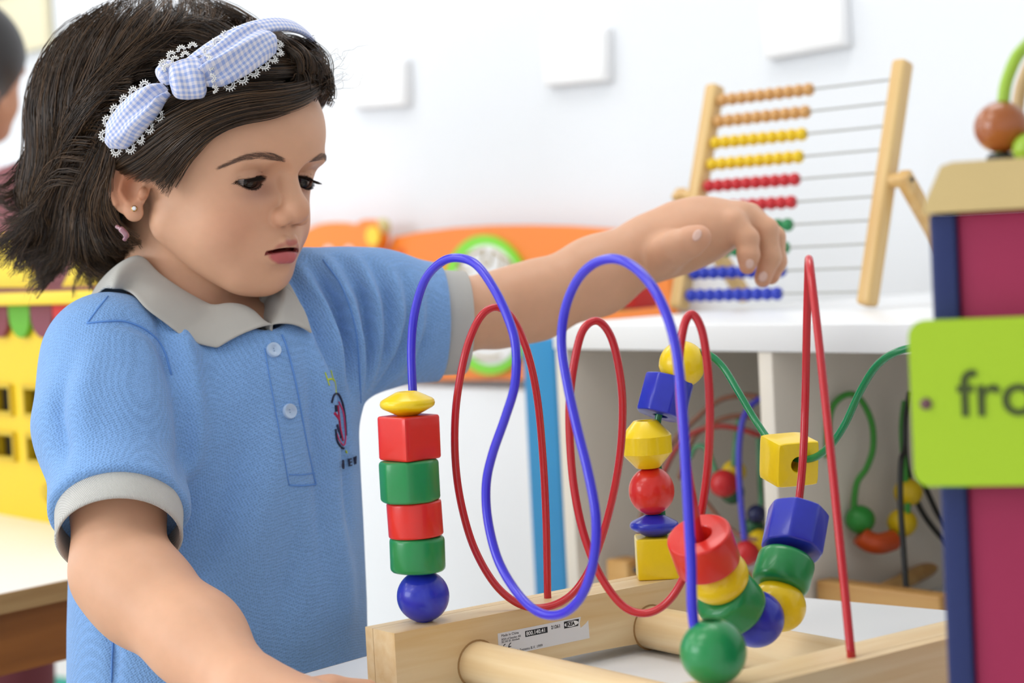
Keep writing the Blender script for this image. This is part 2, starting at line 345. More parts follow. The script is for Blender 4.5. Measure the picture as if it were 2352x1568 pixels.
# the red wire winds round the middle: t runs along the wire
rd=[(1262,1330),(1258,1200),(1250,1060),(1236,920),(1212,810),(1178,732),(1142,706),(1108,722),(1080,775),(1060,850),(1046,950),(1046,1060),(1060,1160),(1090,1260),(1140,1345),(1200,1390),(1262,1392),(1318,1360),(1362,1290),(1398,1180),(1422,1060),(1430,950),(1424,860),(1404,775),(1372,737),(1338,760),(1318,840),(1308,930),(1310,1030),(1320,1130),(1342,1230),(1378,1320),(1430,1390),(1482,1408),(1530,1385),(1568,1330),(1598,1240),(1620,1120),(1630,1000),(1628,880),(1615,770),(1592,722),(1572,745),(1560,830),(1563,940),(1577,1060),(1592,1150),(1606,1228),(1632,1300),(1668,1360),(1710,1400),(1748,1405),(1782,1370),(1806,1300),(1823,1220),(1836,1140),(1845,1040),(1850,900),(1853,750),(1856,640),(1858,594),(1862,640),(1872,780),(1890,960),(1908,1150),(1925,1340),(1938,1480)]
nR=len(rd); rdD=[]; iU=rd.index((1563,940))
pM,pR_=proj(M0),proj(R0)
for k in range(4): rd[k]=(rd[k][0]+(pM[0]-1263)*(1-k/4),rd[k][1])
iT=rd.index((1858,594))
for k in range(iT+1,nR): rd[k]=(1858+(pR_[0]-1858)*((rd[k][1]-594)/(pR_[1]-594))**.92,rd[k][1])
Uk={iU:1.105,rd.index((1592,1150)):1.100,rd.index((1606,1228)):1.112,rd.index((1668,1360)):1.135,rd.index((1748,1405)):1.152,rd.index((1806,1300)):1.172,rd.index((1836,1140)):1.195,rd.index((1850,900)):1.195,iT:1.150,nR-1:DR}
for i,(x,y) in enumerate(rd):
    if i<iU:
        D=DM+(1.105-DM)*i/iU+.022*math.sin((y-1050)/360*math.pi/2)*min(1,(iU-i)/6)*min(1,i/4)
    else: D=float(np.interp(i,list(Uk),list(Uk.values())))
    rdD.append(min(D,DM+.03))
rp=wire([(x,y,D) for (x,y),D in zip(rd,rdD)],.0025,WR,(M0,R0),'glossy red wire')
# green wire: from the far stack over to the right end of the front board
E0=G0+TB*.198
gr=[(1530,1300,DF),(1522,1200,DF),(1515,1110,DF),(1508,1020,DF),(1512,960,DF),(1530,900,DF),(1556,845,DF+.002),(1590,812,DF),(1624,812,DF-.005),(1660,842,DF-.01),(1695,898,DF-.02),(1735,965,DF-.03),(1775,1020,DF-.045),(1820,1050,DF-.06),(1866,1052,DF-.075),(1905,1025,DF-.09),(1940,975,DF-.10),(1975,900,DF-.11),(2015,838,DF-.125),(2065,806,DF-.14),(2120,800,DF-.15),(2170,830,DF-.165),(2205,900,DF-.18),(2222,1050,DF-.20),(2230,1250,DF-.22)]
gp=wire(gr,.0025,WG,(FR0,E0),'glossy green wire')
# --- beads
def bl_(c,ax,prof,m,lab,**k): return bead(maze,c,ax,prof,m,label=lab,**k)
# left stack
vert=Z3+np.array([0,0,0.])
def at(x,y,D): return P(x,y,D)
z=ZB+.0004
def stack(base,z,R,h): return np.array([base[0],base[1],z+h/2])
LB=L0
hs=[('blue_ball',.0331),('green_drum',.0235),('red_drum',.0235),('green_hex',.0285),('red_cube',.0285),('yellow_disc',.0155)]
zz=ZB+.0002
c=stack(LB,zz,0,.0325); bl_(c,Z3,p_sphere(.0168,HOLE,.985),BLU,'blue ball bead at the foot of the left stack'); zz+=.0325
c=stack(LB,zz,0,.0225)-TB*.0025; bl_(c,Z3+np.array([.02,0,0]),p_cyl(.0176,.0225,.0028,HOLE),GRN,'green drum bead on the blue ball'); zz+=.0226
c=stack(LB,zz,0,.0225)-TB*.0030; bl_(c,Z3-np.array([.02,.0,0]),p_cyl(.0175,.0225,.0014,HOLE),RED,'red drum bead of the left stack'); zz+=.0226
c=stack(LB,zz,0,.0265)-TB*.0055; bl_(c,Z3,p_cyl(.0198,.0265,.0026,HOLE,0),GRN,'green eight-sided bead of the left stack',n=8,rot=.0,rc=.0009,sharp=28,N=96); zz+=.0267
c=stack(LB,zz,0,.0278)-TB*.0040; bl_(c,Z3-np.array([-.01,0,0]),p_cyl(.0208,.0278,.0017,HOLE,0),RED,'red cube bead of the left stack',n=4,rot=-.05,rc=.0011,sharp=28,N=96); zz+=.0279
c=stack(LB,zz,0,.0150)-TB*.0040; bl_(c,Z3,p_disc(.0176,.0150,HOLE),YEL,'yellow lens-shaped bead on top of the left stack')
# far stack on the green wire
FB=FR0
zz=ZB+.0002
bl_(stack(FB,zz,0,.0285),Z3,p_cyl(.0208,.0285,.0014,HOLE,0),YEL,'yellow cube bead at the foot of the far stack',n=4,rot=.42+.36,rc=.0010,sharp=28,N=96); zz+=.0287
bl_(stack(FB,zz,0,.0150)+TB*-.001,Z3+TB*.04,p_disc(.0172,.0150,HOLE),BLU,'blue lens-shaped bead of the far stack'); zz+=.0151
bl_(stack(FB,zz,0,.0335)+TB*-.002,Z3,p_sphere(.0160,HOLE,1.05),RED,'red ball bead of the far stack'); zz+=.0332
bic=[(.008,-.0165,0),(.0085,-.0162,0),(.0172,-.0065,0),(.0176,-.006,0),(.0176,.006,0),(.0172,.0066,0),(.0085,.0162,0),(.008,.0165,0)]
bl_(stack(FB,zz,0,.033)+TB*-.0045,Z3-TB*.02,holed(bic,HOLE),YEL,'yellow double-cone bead of the far stack',sharp=22); zz+=.033
bl_(P(1528,912,DF),Z3+TB*.42,p_cyl(.0185,.0275,.0016,HOLE,0),BLU,'blue eight-sided bead tilted near the top of the far stack',n=8,rot=.25,rc=.0008,sharp=28,N=96)
bl_(P(1567,836,DF),P(1640,822,DF-.008)-P(1500,880,DF),p_sphere(.0163,HOLE),YEL,'yellow ball bead on top of the far stack')
# yellow cube half way along the green wire
i=np.argmin(((proj(gp)[:,:2]-[1812,1050])**2).sum(1)); ax=P(1890,1068,DF-.110)-P(1740,990,DF-.02)
bl_(P(1812,1055,DF-.06),ax,p_cyl(.0213,.0290,.0018,HOLE,0),YEL,'yellow cube bead alone on the green wire',n=4,rot=.785,rc=.0011,sharp=28,N=96,ref=[0,0,1])
# beads hanging in the dip of the red wire
def on_red(x,y):
    pr=proj(rp); ok=np.arange(len(rp))>len(rp)*.66; d=((pr[:,:2]-[x,y])**2).sum(1)+1e7*~ok; k=int(np.argmin(d)); return rp[k],rp[k+2]-rp[k-2]
def strung(x,y,prof,m,lab,off=(0,0),**k):
    c,tg=on_red(x,y); c=P(*(proj(c)[:2]+np.array(off)),proj(c)[2]); return bl_(c,tg,prof,m,lab,**k)
strung(1618,1262,p_cyl(.0192,.0230,.0016,.0078),RED,'red drum bead with a wide hole hanging in the dip of the red wire')
strung(1648,1330,p_sphere(.0180,HOLE,.8),YEL,'yellow rounded bead under the red drum bead',off=(4,-4))
strung(1682,1376,[(q[0],q[1],1) for q in p_cyl(.0192,.0240,.006,HOLE)],GRN,'green drum bead with chamfered rims in the dip of the red wire',off=(-2,8))
strung(1728,1408,p_sphere(.0172,HOLE),BLU,'blue ball bead at the bottom of the dip',off=(8,14))
strung(1784,1366,p_sphere(.0172,HOLE,.9),YEL,'yellow ball bead beside the blue ball bead',off=(2,26))
strung(1806,1305,p_cyl(.0178,.0230,.0050,HOLE),GRN,'green drum bead under the blue eight-sided bead',off=(-4,4))
strung(1824,1215,p_cyl(.0198,.0285,.0020,HOLE,0),BLU,'blue eight-sided bead at the right end of the dip',n=8,rot=.2,rc=.0008,sharp=28,N=96,off=(2,8))
bl_(G0+Z3*.0178,Z3,p_sphere(.0176,HOLE),GRN,'green ball bead at the foot of the blue wire, nearest the camera')
# --- printed sticker on the inner face of the far board
FACE=L0*[1,1,0]+TD*.01655
def onface(x,y):
    d=ray(x,y); return CAM+((FACE-CAM)@TD)/(d@TD)*d
A,B=onface(1143,1456),onface(1334,1422); u=TB; hgt=(onface(1146,1510)-A)[2]*-1
Ls=np.linalg.norm(B-A)
stk=mobj('sticker',*extrude([(0,.0004),(Ls,.0004),(Ls-.0012,-.0040),(Ls-.0006,-.0070),(Ls+.0035,-.0050),(Ls+.0062,-.0030),(Ls+.0066,-.0150),(0,-.0150)],A,u,Z3,TD,.00015),mat('sticker_paper','e9e9ea',.6),maze,False)
stk['label']='torn white printed sticker'
INK=mat('black_ink','17181f',.6); WHT=mat('white_ink','f2f2f2',.6)
S=A+TD*.00016
def st(s,size,a,b,m=INK,**k): return text_mesh(s,size,S+u*a+Z3*b,u,Z3,m,stk,off=.00006 if m is INK else .00016,extr=.00003,**k)
k=Ls/.0570
st('Made in China',.0020*k,.0022*k,-.0023); st('IKEA of Sweden AB',.0016*k,.0022*k,-.0046); st('SE-343 81 Älmhult',.0016*k,.0022*k,-.0063)
def arc(cx,cy,r0,r1,a0,a1,n=14):
    t=np.linspace(a0,a1,n); return [(cx+r1*math.cos(q),cy+r1*math.sin(q)) for q in t]+[(cx+r0*math.cos(q),cy+r0*math.sin(q)) for q in t[::-1]]
V,Fc=join([extrude(arc(.0088*k,-.0096,.0020,.0026,1.75,4.53),S,u,Z3,TD,.00006),extrude(arc(.0050*k,-.0096,.0020,.0026,1.75,4.53),S,u,Z3,TD,.00006),extrude([(.0064*k,-.0093),(.0084*k,-.0093),(.0084*k,-.0099),(.0064*k,-.0099)],S,u,Z3,TD,.00006)]); mobj('mark',V,Fc,INK,stk,False)
st('© Inter IKEA Systems B.V. 1999',.0021*k,.0022*k,-.0140)
V,Fc=extrude([(.0182*k,.0000-.0016),(.0335*k,-.0016),(.0335*k,-.0055),(.0182*k,-.0055)],S,u,Z3,TD,.00006); mobj('number_field',V,Fc,INK,stk,False)
st('800.140.41',.0030*k,.0188*k,-.0047,WHT,weight=.00006)
st('21261',.0026*k,.0360*k,-.0038,weight=.00006)
V,Fc=extrude([(.0450*k,-.0006),(.0556*k,-.0006),(.0548*k,-.0052),(.0450*k,-.0052)],S,u,Z3,TD,.00006); mobj('logo_field',V,Fc,INK,stk,False)
t=np.linspace(0,2*np.pi,32,endpoint=False); V,Fc=extrude([(.0502*k+.0049*k*math.cos(q),-.0029+.0019*math.sin(q)) for q in t],S+TD*.00007,u,Z3,TD,.00005); mobj('logo_oval',V,Fc,WHT,stk,False)
text_mesh('IKEA',.0030*k,S+u*.0464*k+Z3*-.0040+TD*.00013,u,Z3,INK,stk,off=.00004,extr=.00003,weight=.00018,xs=.95)
# ================================================================ abacus on the shelf
AL=onz(1558,718,ZS); AR=onz(1990,712,ZS)
au=AR-AL; aw=np.linalg.norm(au); au/=aw; an=np.cross(au,Z3); an/=np.linalg.norm(an)   # an points to the viewer
ab=thing('abacus',(AL+AR)/2,'wooden abacus with ten rows of coloured beads standing on the white shelf','abacus')
lean=math.radians(17.5); av=Z3*math.cos(lean)-an*math.sin(lean); ad=np.cross(au,av); ad=-ad if ad@an<0 else ad
AWD=wood('abacus_wood','e2bf80','c99a55',av,.4,.3,50)
RH=.262
for s,q in ((-1,AL),(1,AR)):
    V,Fc=box(q+av*(RH/2+.0045),[au,av,ad],[.0085,RH/2,.010],.0045); mobj('rail',V,Fc,AWD,ab,True,50)
acol=[mat('abacus_natural','cf9a58',.4,coat=.3),mat('abacus_yellow','e6c012',.45),mat('abacus_red','c4242c',.45),mat('abacus_green','22824a',.45),mat('abacus_blue','2438b0',.45)]
steel=mat('rod_steel','a7a7a2',.35,metal=.6)
BR=.0073; bp0=[(q[0],q[1],1) for q in p_sphere(BR,.0016,.93,9)]
Lr=AL+au*.0085; gap=aw-.017; proto={}
for r in range(10):
    hgt=.0175+r*(RH-.034)/9
    o=AL+av*(hgt+.002)
    V,Fc=tube([o+au*.006,o+au*(aw-.006)],.0012,8); mobj('rod',V,Fc,steel,ab,True,50)
    ci=[4,4,3,3,2,2,1,1,0,0][r]
    for k in range(10):
        c=o+au*(.0085+BR*.99+k*BR*1.86)
        if ci not in proto:
            b=bead(ab,c,au,bp0,acol[ci],N=20,name='bead'); proto[ci]=b; b['label']=['natural wood','yellow','red','green','blue'][ci]+' abacus bead'
        else:
            b=proto[ci].copy(); COL.objects.link(b); b.location=Vector(c-np.array(ab.location))
# swing-out support legs with round pegs behind the rails
for s,q in ((-1,AL),(1,AR)):
    pv=q+av*RH*.52+au*s*.0085
    V,Fc=tube([pv-au*s*.004,pv+au*s*.017],.0075,20); mobj('peg',V,Fc,AWD,ab,True,50)
    top=pv+au*s*.0165; foot=top-an*.105; foot[2]=ZS+.008
    dirn=top-foot; Ls_=np.linalg.norm(dirn); dirn/=Ls_
    V,Fc=box((top+foot)/2+dirn*.004,[au,dirn,np.cross(au,dirn)],[.0075,Ls_/2+.004,.008],.003); mobj('support_leg',V,Fc,AWD,ab,True,50)
    V,Fc=lathe(top+au*s*.0078,au*s,[(.0028,0),(.0028,.0008),(.0022,.0010)],N=14); mobj('bolt',V,Fc,mat('dark_bolt','4a4a4c',.4,metal=.7),ab,True,40)
# ================================================================ red, orange and green toy lying on the shelf behind the arm
q=onz(1455,712,ZS)
t=thing('toy_brick_pile',q,'small red toy block with a green foot lying on the shelf left of the abacus','toy')
V,Fc=box(q+Z3*.016+WD*.004,[WD,WN,Z3],[.020,.02,.014],.004); mobj('block',V,Fc,mat('toy_red','c81e1a',.4),t,True,40)
V,Fc=box(q+Z3*.003-WD*.022,[WD,WN,Z3],[.018,.015,.0028],.001); mobj('foot_plate',V,Fc,mat('toy_green','4fae3c',.4),t,True,40)
V,Fc=tube([q+Z3*.02-WD*.004+WN*.021,q+Z3*.02-WD*.004+WN*.024],.009,18); mobj('stud',V,Fc,mat('toy_darkred','8c1414',.4),t,True,40)

# ================================================================ orange play stand with bear and medallion, left of the shelf
OP=.045                                  # stands just in front of the back wall
def ow(x,y,b=OP): return onwall(x,y,b)
def ow2(x,y,b=OP):
    w=ow(x,y,b)-room(0,b,0); return (w@WD,w[2])
st_=thing('play_stand',[*ow(1180,1400)[:2],0],'orange play stand with a bear cut-out and a green ringed medallion against the wall','toy')
ORG=mat('orange_paint','fb8a2c',.45); 
edge=[(905,545),(960,533),(1040,523),(1120,518),(1200,517),(1300,519),(1400,526),(1480,545),(1520,580),(1536,640),(1541,700),(1541,800),(1541,872),(1210,872),(1040,872),(890,872),(860,800),(850,700),(865,620)]
V,Fc=extrude([ow2(*e) for e in edge],room(0,OP-.016,0),WD,Z3,WN,.016); mobj('panel',V,Fc,ORG,st_,True,35)
# white base under the orange panel
b0=ow2(690,876); b1=ow2(1541,876)
V,Fc=box(room((b0[0]+b1[0])/2,OP-.02,b0[1]/2),[WD,WN,Z3],[(b1[0]-b0[0])/2,.012,b0[1]/2],.002); mobj('base_panel',V,Fc,mat('stand_white','f1f3f6',.5),st_,True,35)
def disc(cx,cy,rx,ry,b,t,m,nm,par):
    c=ow2(cx,cy,b); px=proj(ow(cx,cy,b))[2]/F
    ex=np.linalg.norm(ow(cx+rx,cy,b)-ow(cx-rx,cy,b))/2; ez=ry*px
    a=np.linspace(0,2*np.pi,40,endpoint=False)
    V,Fc=extrude([(c[0]+ex*math.cos(q),c[1]+ez*math.sin(q)) for q in a],room(0,b,0),WD,Z3,WN,t); return mobj(nm,V,Fc,m,par,True,35)
md=disc(1122,700,104,160,OP,.008,mat('lime_paint','86e036',.45),'medallion',st_)
disc(1122,700,84,138,OP+.008,.003,mat('medallion_white','f2f2f2',.5),'medallion_face',md)
gold=mat('gold_line','b49a5c',.5)
def gline(pts,nm='letter_outline',r=.0018):
    V,Fc=tube(spline([ow(x,y,OP+.012) for x,y in pts],5),r,6); mobj(nm,V,Fc,gold,md,True,60)
gline([(1052,618),(1055,600),(1075,585),(1098,578),(1112,574),(1108,600),(1116,610),(1126,604)])
gline([(1126,604),(1132,578),(1150,588),(1168,598),(1180,615)])
gline([(1150,590),(1150,606),(1147,624)]); gline([(1168,598),(1164,626)])
gline([(1058,606),(1060,622),(1078,622)])
gline([(1090,818),(1110,822),(1130,822),(1150,816)])
# bear cut-out on the left end
def oe(cx,cy,rx,ry,b,t,m,nm,par=st_): return disc(cx,cy,rx,ry,b,t,m,nm,par)
oe(782,590,98,80,OP+.005,.018,ORG,'bear_head')
for cx in (672,862):
    e=oe(cx,545,32,42,OP+.006,.019,ORG,'bear_ear'); oe(cx-4,542,15,22,OP+.025,.003,mat('yellow_paint','fbd838',.45),'inner_ear',e)
for cx in (756,803): oe(cx,590,14,26,OP+.023,.002,mat('pale_pink','f6dfe4',.5),'bear_eye')
oe(948,628,46,30,OP,.004,mat('yellow_paint','fbd838',.45),'yellow_spot')
oe(922,577,7,7,OP,.003,mat('screw_orange','e0621c',.5),'screw_cap')
# wooden knob behind the bear's ear
c=ow(888,520,OP+.005); V,Fc=lathe(c,WN,[(.012,0,1),(.014,.003,1),(.014,.012,1),(.010,.016,1)],N=24); mobj('knob',V,Fc,mat('knob_wood','d8c88a',.5),st_,True,40)
# sky-blue end post in front
bq=onz(1270,1400,.20); pb=[P(1213,800,2.35),P(1302,800,2.31)]
pu=pb[1]-pb[0]; pu[2]=0; pwid=np.linalg.norm(pu); pu/=pwid
t=thing('blue_post',[*(pb[0]+pu*pwid/2)[:2],0],'sky-blue upright board between the play stand and the white shelf','post')
zt=P(1255,775,2.33)[2]
V,Fc=box([*(pb[0]+pu*pwid/2)[:2],zt/2],[pu,np.cross(Z3,pu),Z3],[pwid/2,.012,zt/2],.003); mobj('post_board',V,Fc,mat('skyblue_paint','3fa6ea',.45,var=.06,vscale=9),t,True,35)
V,Fc=box([*(pb[0]+pu*(pwid-.004))[:2],zt/2],[pu,np.cross(Z3,pu),Z3],[.006,.016,zt/2-.001],.002); mobj('edge_strip',V,Fc,mat('skyblue_edge','2b8cc4',.5),t,True,35)
V,Fc=box([*(pb[0]+pu*pwid/2)[:2],.012],[pu,np.cross(Z3,pu),Z3],[pwid/2+.02,.05,.012],.003); mobj('foot',V,Fc,mat('skyblue_edge','2b8cc4',.5),t,True,35)

# ================================================================ second bead maze inside the shelf
ZC=.42
m2a=thing('bead_maze',[*P(1600,1340,1.95)[:2],ZC],'old bead maze with brown and dull red wires in the left shelf compartment','toy')
m2b=thing('bead_maze',[*P(2000,1340,1.78)[:2],ZC],'old bead maze with leaf-green and black wires in the right shelf compartment','toy')
m2=m2a
PW=wood('old_pine','d9ab68','c08a48',WD,.5,.1,40)
def m2box(px,py,D,L,h,dpt,u=WD,nm='base_board'):
    c=P(px,py,D); c[2]=ZC+h/2+.0005
    w=np.cross(u,Z3); V,Fc=box(c,[u,w,Z3],[L/2,dpt/2,h/2],.003); return mobj(nm,V,Fc,PW,m2,True,40)
m2box(1440,1300,1.99,.033,.032,.03)
ub=np.array([.93,.36,0]);
V,Fc=tube([P(1470,1300,2.0)*[1,1,0]+Z3*(ZC+.016),P(1720,1360,1.92)*[1,1,0]+Z3*(ZC+.016)],.010,16); mobj('dowel',V,Fc,PW,m2,True,40)
m2=m2b; m2box(2030,1380,1.74,.145,.036,.022)
V,Fc=tube([P(2005,1350,1.78)*[1,1,0]+Z3*(ZC+.02),P(2170,1320,1.95)*[1,1,0]+Z3*(ZC+.02)],.008,16); mobj('dowel',V,Fc,PW,m2,True,40)
m2=m2a; c=P(1462,1308,1.955); V,Fc=lathe(c,WN,[(.0035,0,1),(.0035,.002,1),(.002,.003,1)],N=12); mobj('screw',V,Fc,mat('dark_bolt','4a4a4c',.4,metal=.7),m2,True,40)
def w2_(pts,D0,D1,r,m,lab):
    n=len(pts); path=spline([P(x,y,D0+(D1-D0)*i/(n-1)) for i,(x,y) in enumerate(pts)],6)
    V,Fc=tube(path,r,10); o=mobj('wire',V,Fc,m,m2,True,60); o['label']=lab
BRN=mat('brown_wire','8a5a42',.4); BLK=mat('black_wire','20201c',.4); LG=mat('leaf_wire','3c9a30',.35); WR2=mat('dull_red_wire','a03028',.4); WB2=mat('dull_blue_wire','4a48c8',.4)
w2_([(1465,1290),(1475,1180),(1505,1080),(1550,1010),(1600,960),(1650,920),(1700,908),(1740,910)],1.97,1.92,.0028,BRN,'brown wire')
w2_([(1560,1100),(1590,1010),(1640,970),(1690,955),(1740,958)],1.95,1.92,.0028,BRN,'brown wire')
w2_([(1480,1270),(1520,1100),(1570,1010),(1640,980),(1700,985),(1745,1000)],1.94,1.90,.0028,WR2,'dull red wire')
w2_([(1585,1050),(1600,1025),(1622,1030),(1640,1070),(1655,1120)],1.93,1.91,.0026,mat('dull_green_wire','4c8c60',.4),'dull green wire')
w2_([(1745,915),(1722,935),(1705,970),(1697,1040),(1700,1130),(1710,1240)],1.90,1.88,.0030,WB2,'blue wire')
w2_([(1700,950),(1690,1010),(1685,1070)],1.93,1.92,.0026,mat('dull_green_wire','4c8c60',.4),'dull green wire')
w2_([(1742,1000),(1745,1080),(1748,1160)],1.93,1.92,.0026,mat('dull_green_wire','4c8c60',.4),'dull green wire')
w2_([(1620,1150),(1660,1200),(1700,1230),(1740,1240)],1.93,1.90,.0026,BRN,'brown wire')
m2=m2b
w2_([(1900,1050),(1903,980),(1912,935),(1935,910),(1962,906),(1985,930),(2003,975),(2005,1030),(1990,1075),(1968,1110),(1962,1170),(1975,1215),(2020,1240),(2070,1225),(2085,1160),(2080,1100),(2075,1050),(2072,980),(2078,920)],1.80,1.83,.0030,LG,'leaf-green wire')
w2_([(2090,900),(2080,960),(2078,1030),(2070,1060),(2068,1150),(2075,1260),(2082,1358)],1.80,1.755,.0028,BLK,'black wire')
w2_([(2078,930),(2078,1000),(2085,1080),(2110,1160),(2150,1220),(2190,1260)],1.83,1.87,.0028,BLK,'black wire')
w2_([(2110,1080),(2135,1140),(2160,1190),(2195,1230)],1.86,1.88,.0028,BLK,'black wire')
def b2(x,y,D,R,m,lab): bead(m2,P(x,y,D),[.1,.3,1],p_sphere(R,.003,.95,12),m,N=24,label=lab)
mg=mat('toy_bead_green','2f9638',.35); my=mat('toy_bead_yellow','e6c414',.35); mr=mat('toy_bead_red','cc2428',.35); mo=mat('toy_bead_orange','d2521c',.35); mn=mat('toy_bead_navy','1e2452',.35)
m2=m2a
b2(1662,1110,1.91,.0145,mr,'red bead'); b2(1686,1083,1.935,.0125,my,'yellow bead'); b2(1682,1130,1.93,.0125,mat('toy_bead_dark_green','1f5a34',.4),'dark green bead')
b2(1738,1180,1.92,.0100,mn,'navy bead'); b2(1732,1208,1.93,.0105,mat('toy_bead_dark_green','1f5a34',.4),'dark green bead')
b2(1714,1270,1.88,.0130,mr,'red bead'); b2(1744,1242,1.91,.0120,my,'yellow bead')
m2=m2b
b2(1976,1193,1.815,.0142,mg,'green bead'); b2(2086,1130,1.83,.0140,my,'yellow bead'); b2(2072,1200,1.83,.0145,my,'yellow bead')
V,Fc=tube(spline([P(1975,1228,1.81),P(1995,1243,1.81),P(2020,1248,1.81),P(2050,1240,1.82)],5),.0100,18); o=mobj('bead',V,Fc,mo,m2,True,50); o['label']='curved orange bead'

# ================================================================ activity cube with the word plate, right foreground
DC=.84
cu=np.array([.956,-.292,0]); cn=np.array([.292,.956,0]); CAX=[cu,cn,Z3]
cl=P(2142,700,DC)                        # left front vertical edge
zl=P(2140,492,DC)[2]                     # underside of the lid
CW,CD=.21,.135
def cw(x,y,z): return cl*[1,1,0]+cu*x+cn*y+Z3*z
cube=thing('activity_cube',cw(CW/2,CD/2,ZT),'tall wooden activity cube with blue and magenta sides in the right foreground','toy')
def cb(x0,x1,y0,y1,z0,z1,m,nm,bev=.0015,par=cube): return mobj(nm,*box(cw((x0+x1)/2,(y0+y1)/2,(z0+z1)/2),CAX,[(x1-x0)/2,(y1-y0)/2,(z1-z0)/2],bev),m,par,True,35)
def onc(x,y,b=0):
    d=ray(x,y); q=cl+cn*b; w=CAM+((q-CAM)@cn)/(d@cn)*d; return (w-cl)@cu,w[2]
NAVY=mat('navy_paint','16265e',.55,bump=.1); MAG=mat('magenta_paint','9c1a48',.6,var=.06,vscale=25); LID=mat('lid_wood','d9bd82',.5,.4,var=.06,vscale=18)
cb(0,.0112,0,CD,ZT,zl,NAVY,'side_panel'); cb(CW-.0112,CW,0,CD,ZT,zl,NAVY,'side_panel')
cb(.0116,CW-.0116,.003,.011,ZT,zl,MAG,'front_panel'); cb(.0116,CW-.0116,CD-.011,CD-.003,ZT,zl,MAG,'back_panel')
lt=onc(2230,372)[1]-zl
pr=[(-.002,0),(CW+.002,0),(CW+.002,lt*.45),(CW-.006,lt*.95),(CW-.01,lt),(.011,lt),(.006,lt*.93),(-.001,lt*.25),(-.002,lt*.05)]
V,Fc=extrude(pr,cw(0,-.003,zl+.0004),cu,Z3,cn,CD+.006); mobj('lid',V,Fc,LID,cube,True,35)
# lime plate with the word
px0,pz1=onc(2084,738,-.012); pz0=onc(2100,1118,-.012)[1]
w_=.104; h_=pz1-pz0; r_=.007
pts=[]
for cx,cz,a0 in ((w_-r_,h_-r_,0),(r_,h_-r_,90),(r_,r_,180),(w_-r_,r_,270)):
    for k in range(6): q=math.radians(a0+k*18); pts.append((cx+r_*math.cos(q),cz+r_*math.sin(q)))
PO=cw(px0,-.012,pz0)
pl=mobj('word_plate',*extrude(pts,PO,cu,Z3,cn,.008),mat('lime_plate','a9cc1c',.5,bump=.05),cube,True,35); pl['label']='lime-green plate with the word frog'
s=onc(2127,927,-.012); V,Fc=lathe(cw(s[0],-.0122,s[1]),-cn,[(.0026,-.002,1),(.0026,.0006,1),(.0017,.0012,1)],N=16); mobj('screw',V,Fc,mat('brown_screw','6e4c50',.4,metal=.4),pl,True,40)
s=onc(2200,955,-.012)
text_mesh('frog',.0285,cw(s[0],-.0124,s[1]),cu,Z3,mat('plate_ink','3d4a14',.6),pl,name='word',weight=.0003,xs=.98,extr=.0001)
# loop wire and brown ball on top of the lid
zt=zl+lt
s=P(2300,292,DC+.04); V,Fc=lathe(s,[.1,0,1],p_sphere(.0125,.003,.95),N=32); bb=mobj('ball',V,Fc,mat('brown_ball','a1561c',.3,coat=.5,var=.1,vscale=30),cube,True,45)
V,Fc=lathe([s[0]-.001,s[1],zt],Z3,[(.0065,0,1),(.0065,.003,1),(.005,.005,1)],N=20); mobj('ferrule',V,Fc,mat('black_rubber','1c1c1e',.4),cube,True,45)
V,Fc=tube(spline([[s[0]-.001,s[1],zt+.002],P(2302,300,DC+.04),P(2306,220,DC+.04),P(2318,170,DC+.04),P(2345,118,DC+.04),P(2400,80,DC+.06),P(2470,120,DC+.06),P(2500,260,DC+.07),[P(2510,300,DC+.07)[0],P(2510,300,DC+.07)[1],zt]],8),.0030,12); mobj('loop_wire',V,Fc,mat('lime_wire','9fc43a',.35),cube,True,60)
V,Fc=tube(spline([[*P(2330,300,DC+.07)[:2],zt],P(2338,250,DC+.07),P(2352,180,DC+.07),P(2385,120,DC+.072),P(2430,110,DC+.076),P(2465,170,DC+.08),P(2475,260,DC+.082),[*P(2478,300,DC+.082)[:2],zt]],7),.0030,12); mobj('loop_wire',V,Fc,mat('tan_wire','c7a878',.4),cube,True,60)
s2=P(2362,360,DC+.03); V,Fc=lathe([s2[0],s2[1],zt+.006],Z3,p_sphere(.007,.002),N=20); mobj('bead',V,Fc,mat('lime_wire','9fc43a',.35),cube,True,45)
# ================================================================ yellow toy house on the low table
HQ=onz(75,1194,ZT)*[1,1,0]
hu=WD; hn=WN                              # front face direction and outward normal
house=thing('toy_house',[*(HQ-hn*.12+hu*.0)[:2],ZT],'yellow toy shop house with a striped awning on the low table','toy')
def onh(x,y,b=0):
    d=ray(x,y); q=HQ+hn*b; w=CAM+((q-CAM)@hn)/(d@hn)*d; v=w-q; return np.array([v@hu,w[2]])
YP=mat('house_yellow','e9c414',.55); MAR=mat('house_maroon','7c3a3e',.6); 
lft,rgt=-.26,.335
topz=onh(150,690)[1]
wl=[onh(*e) for e in ((20,880),)]
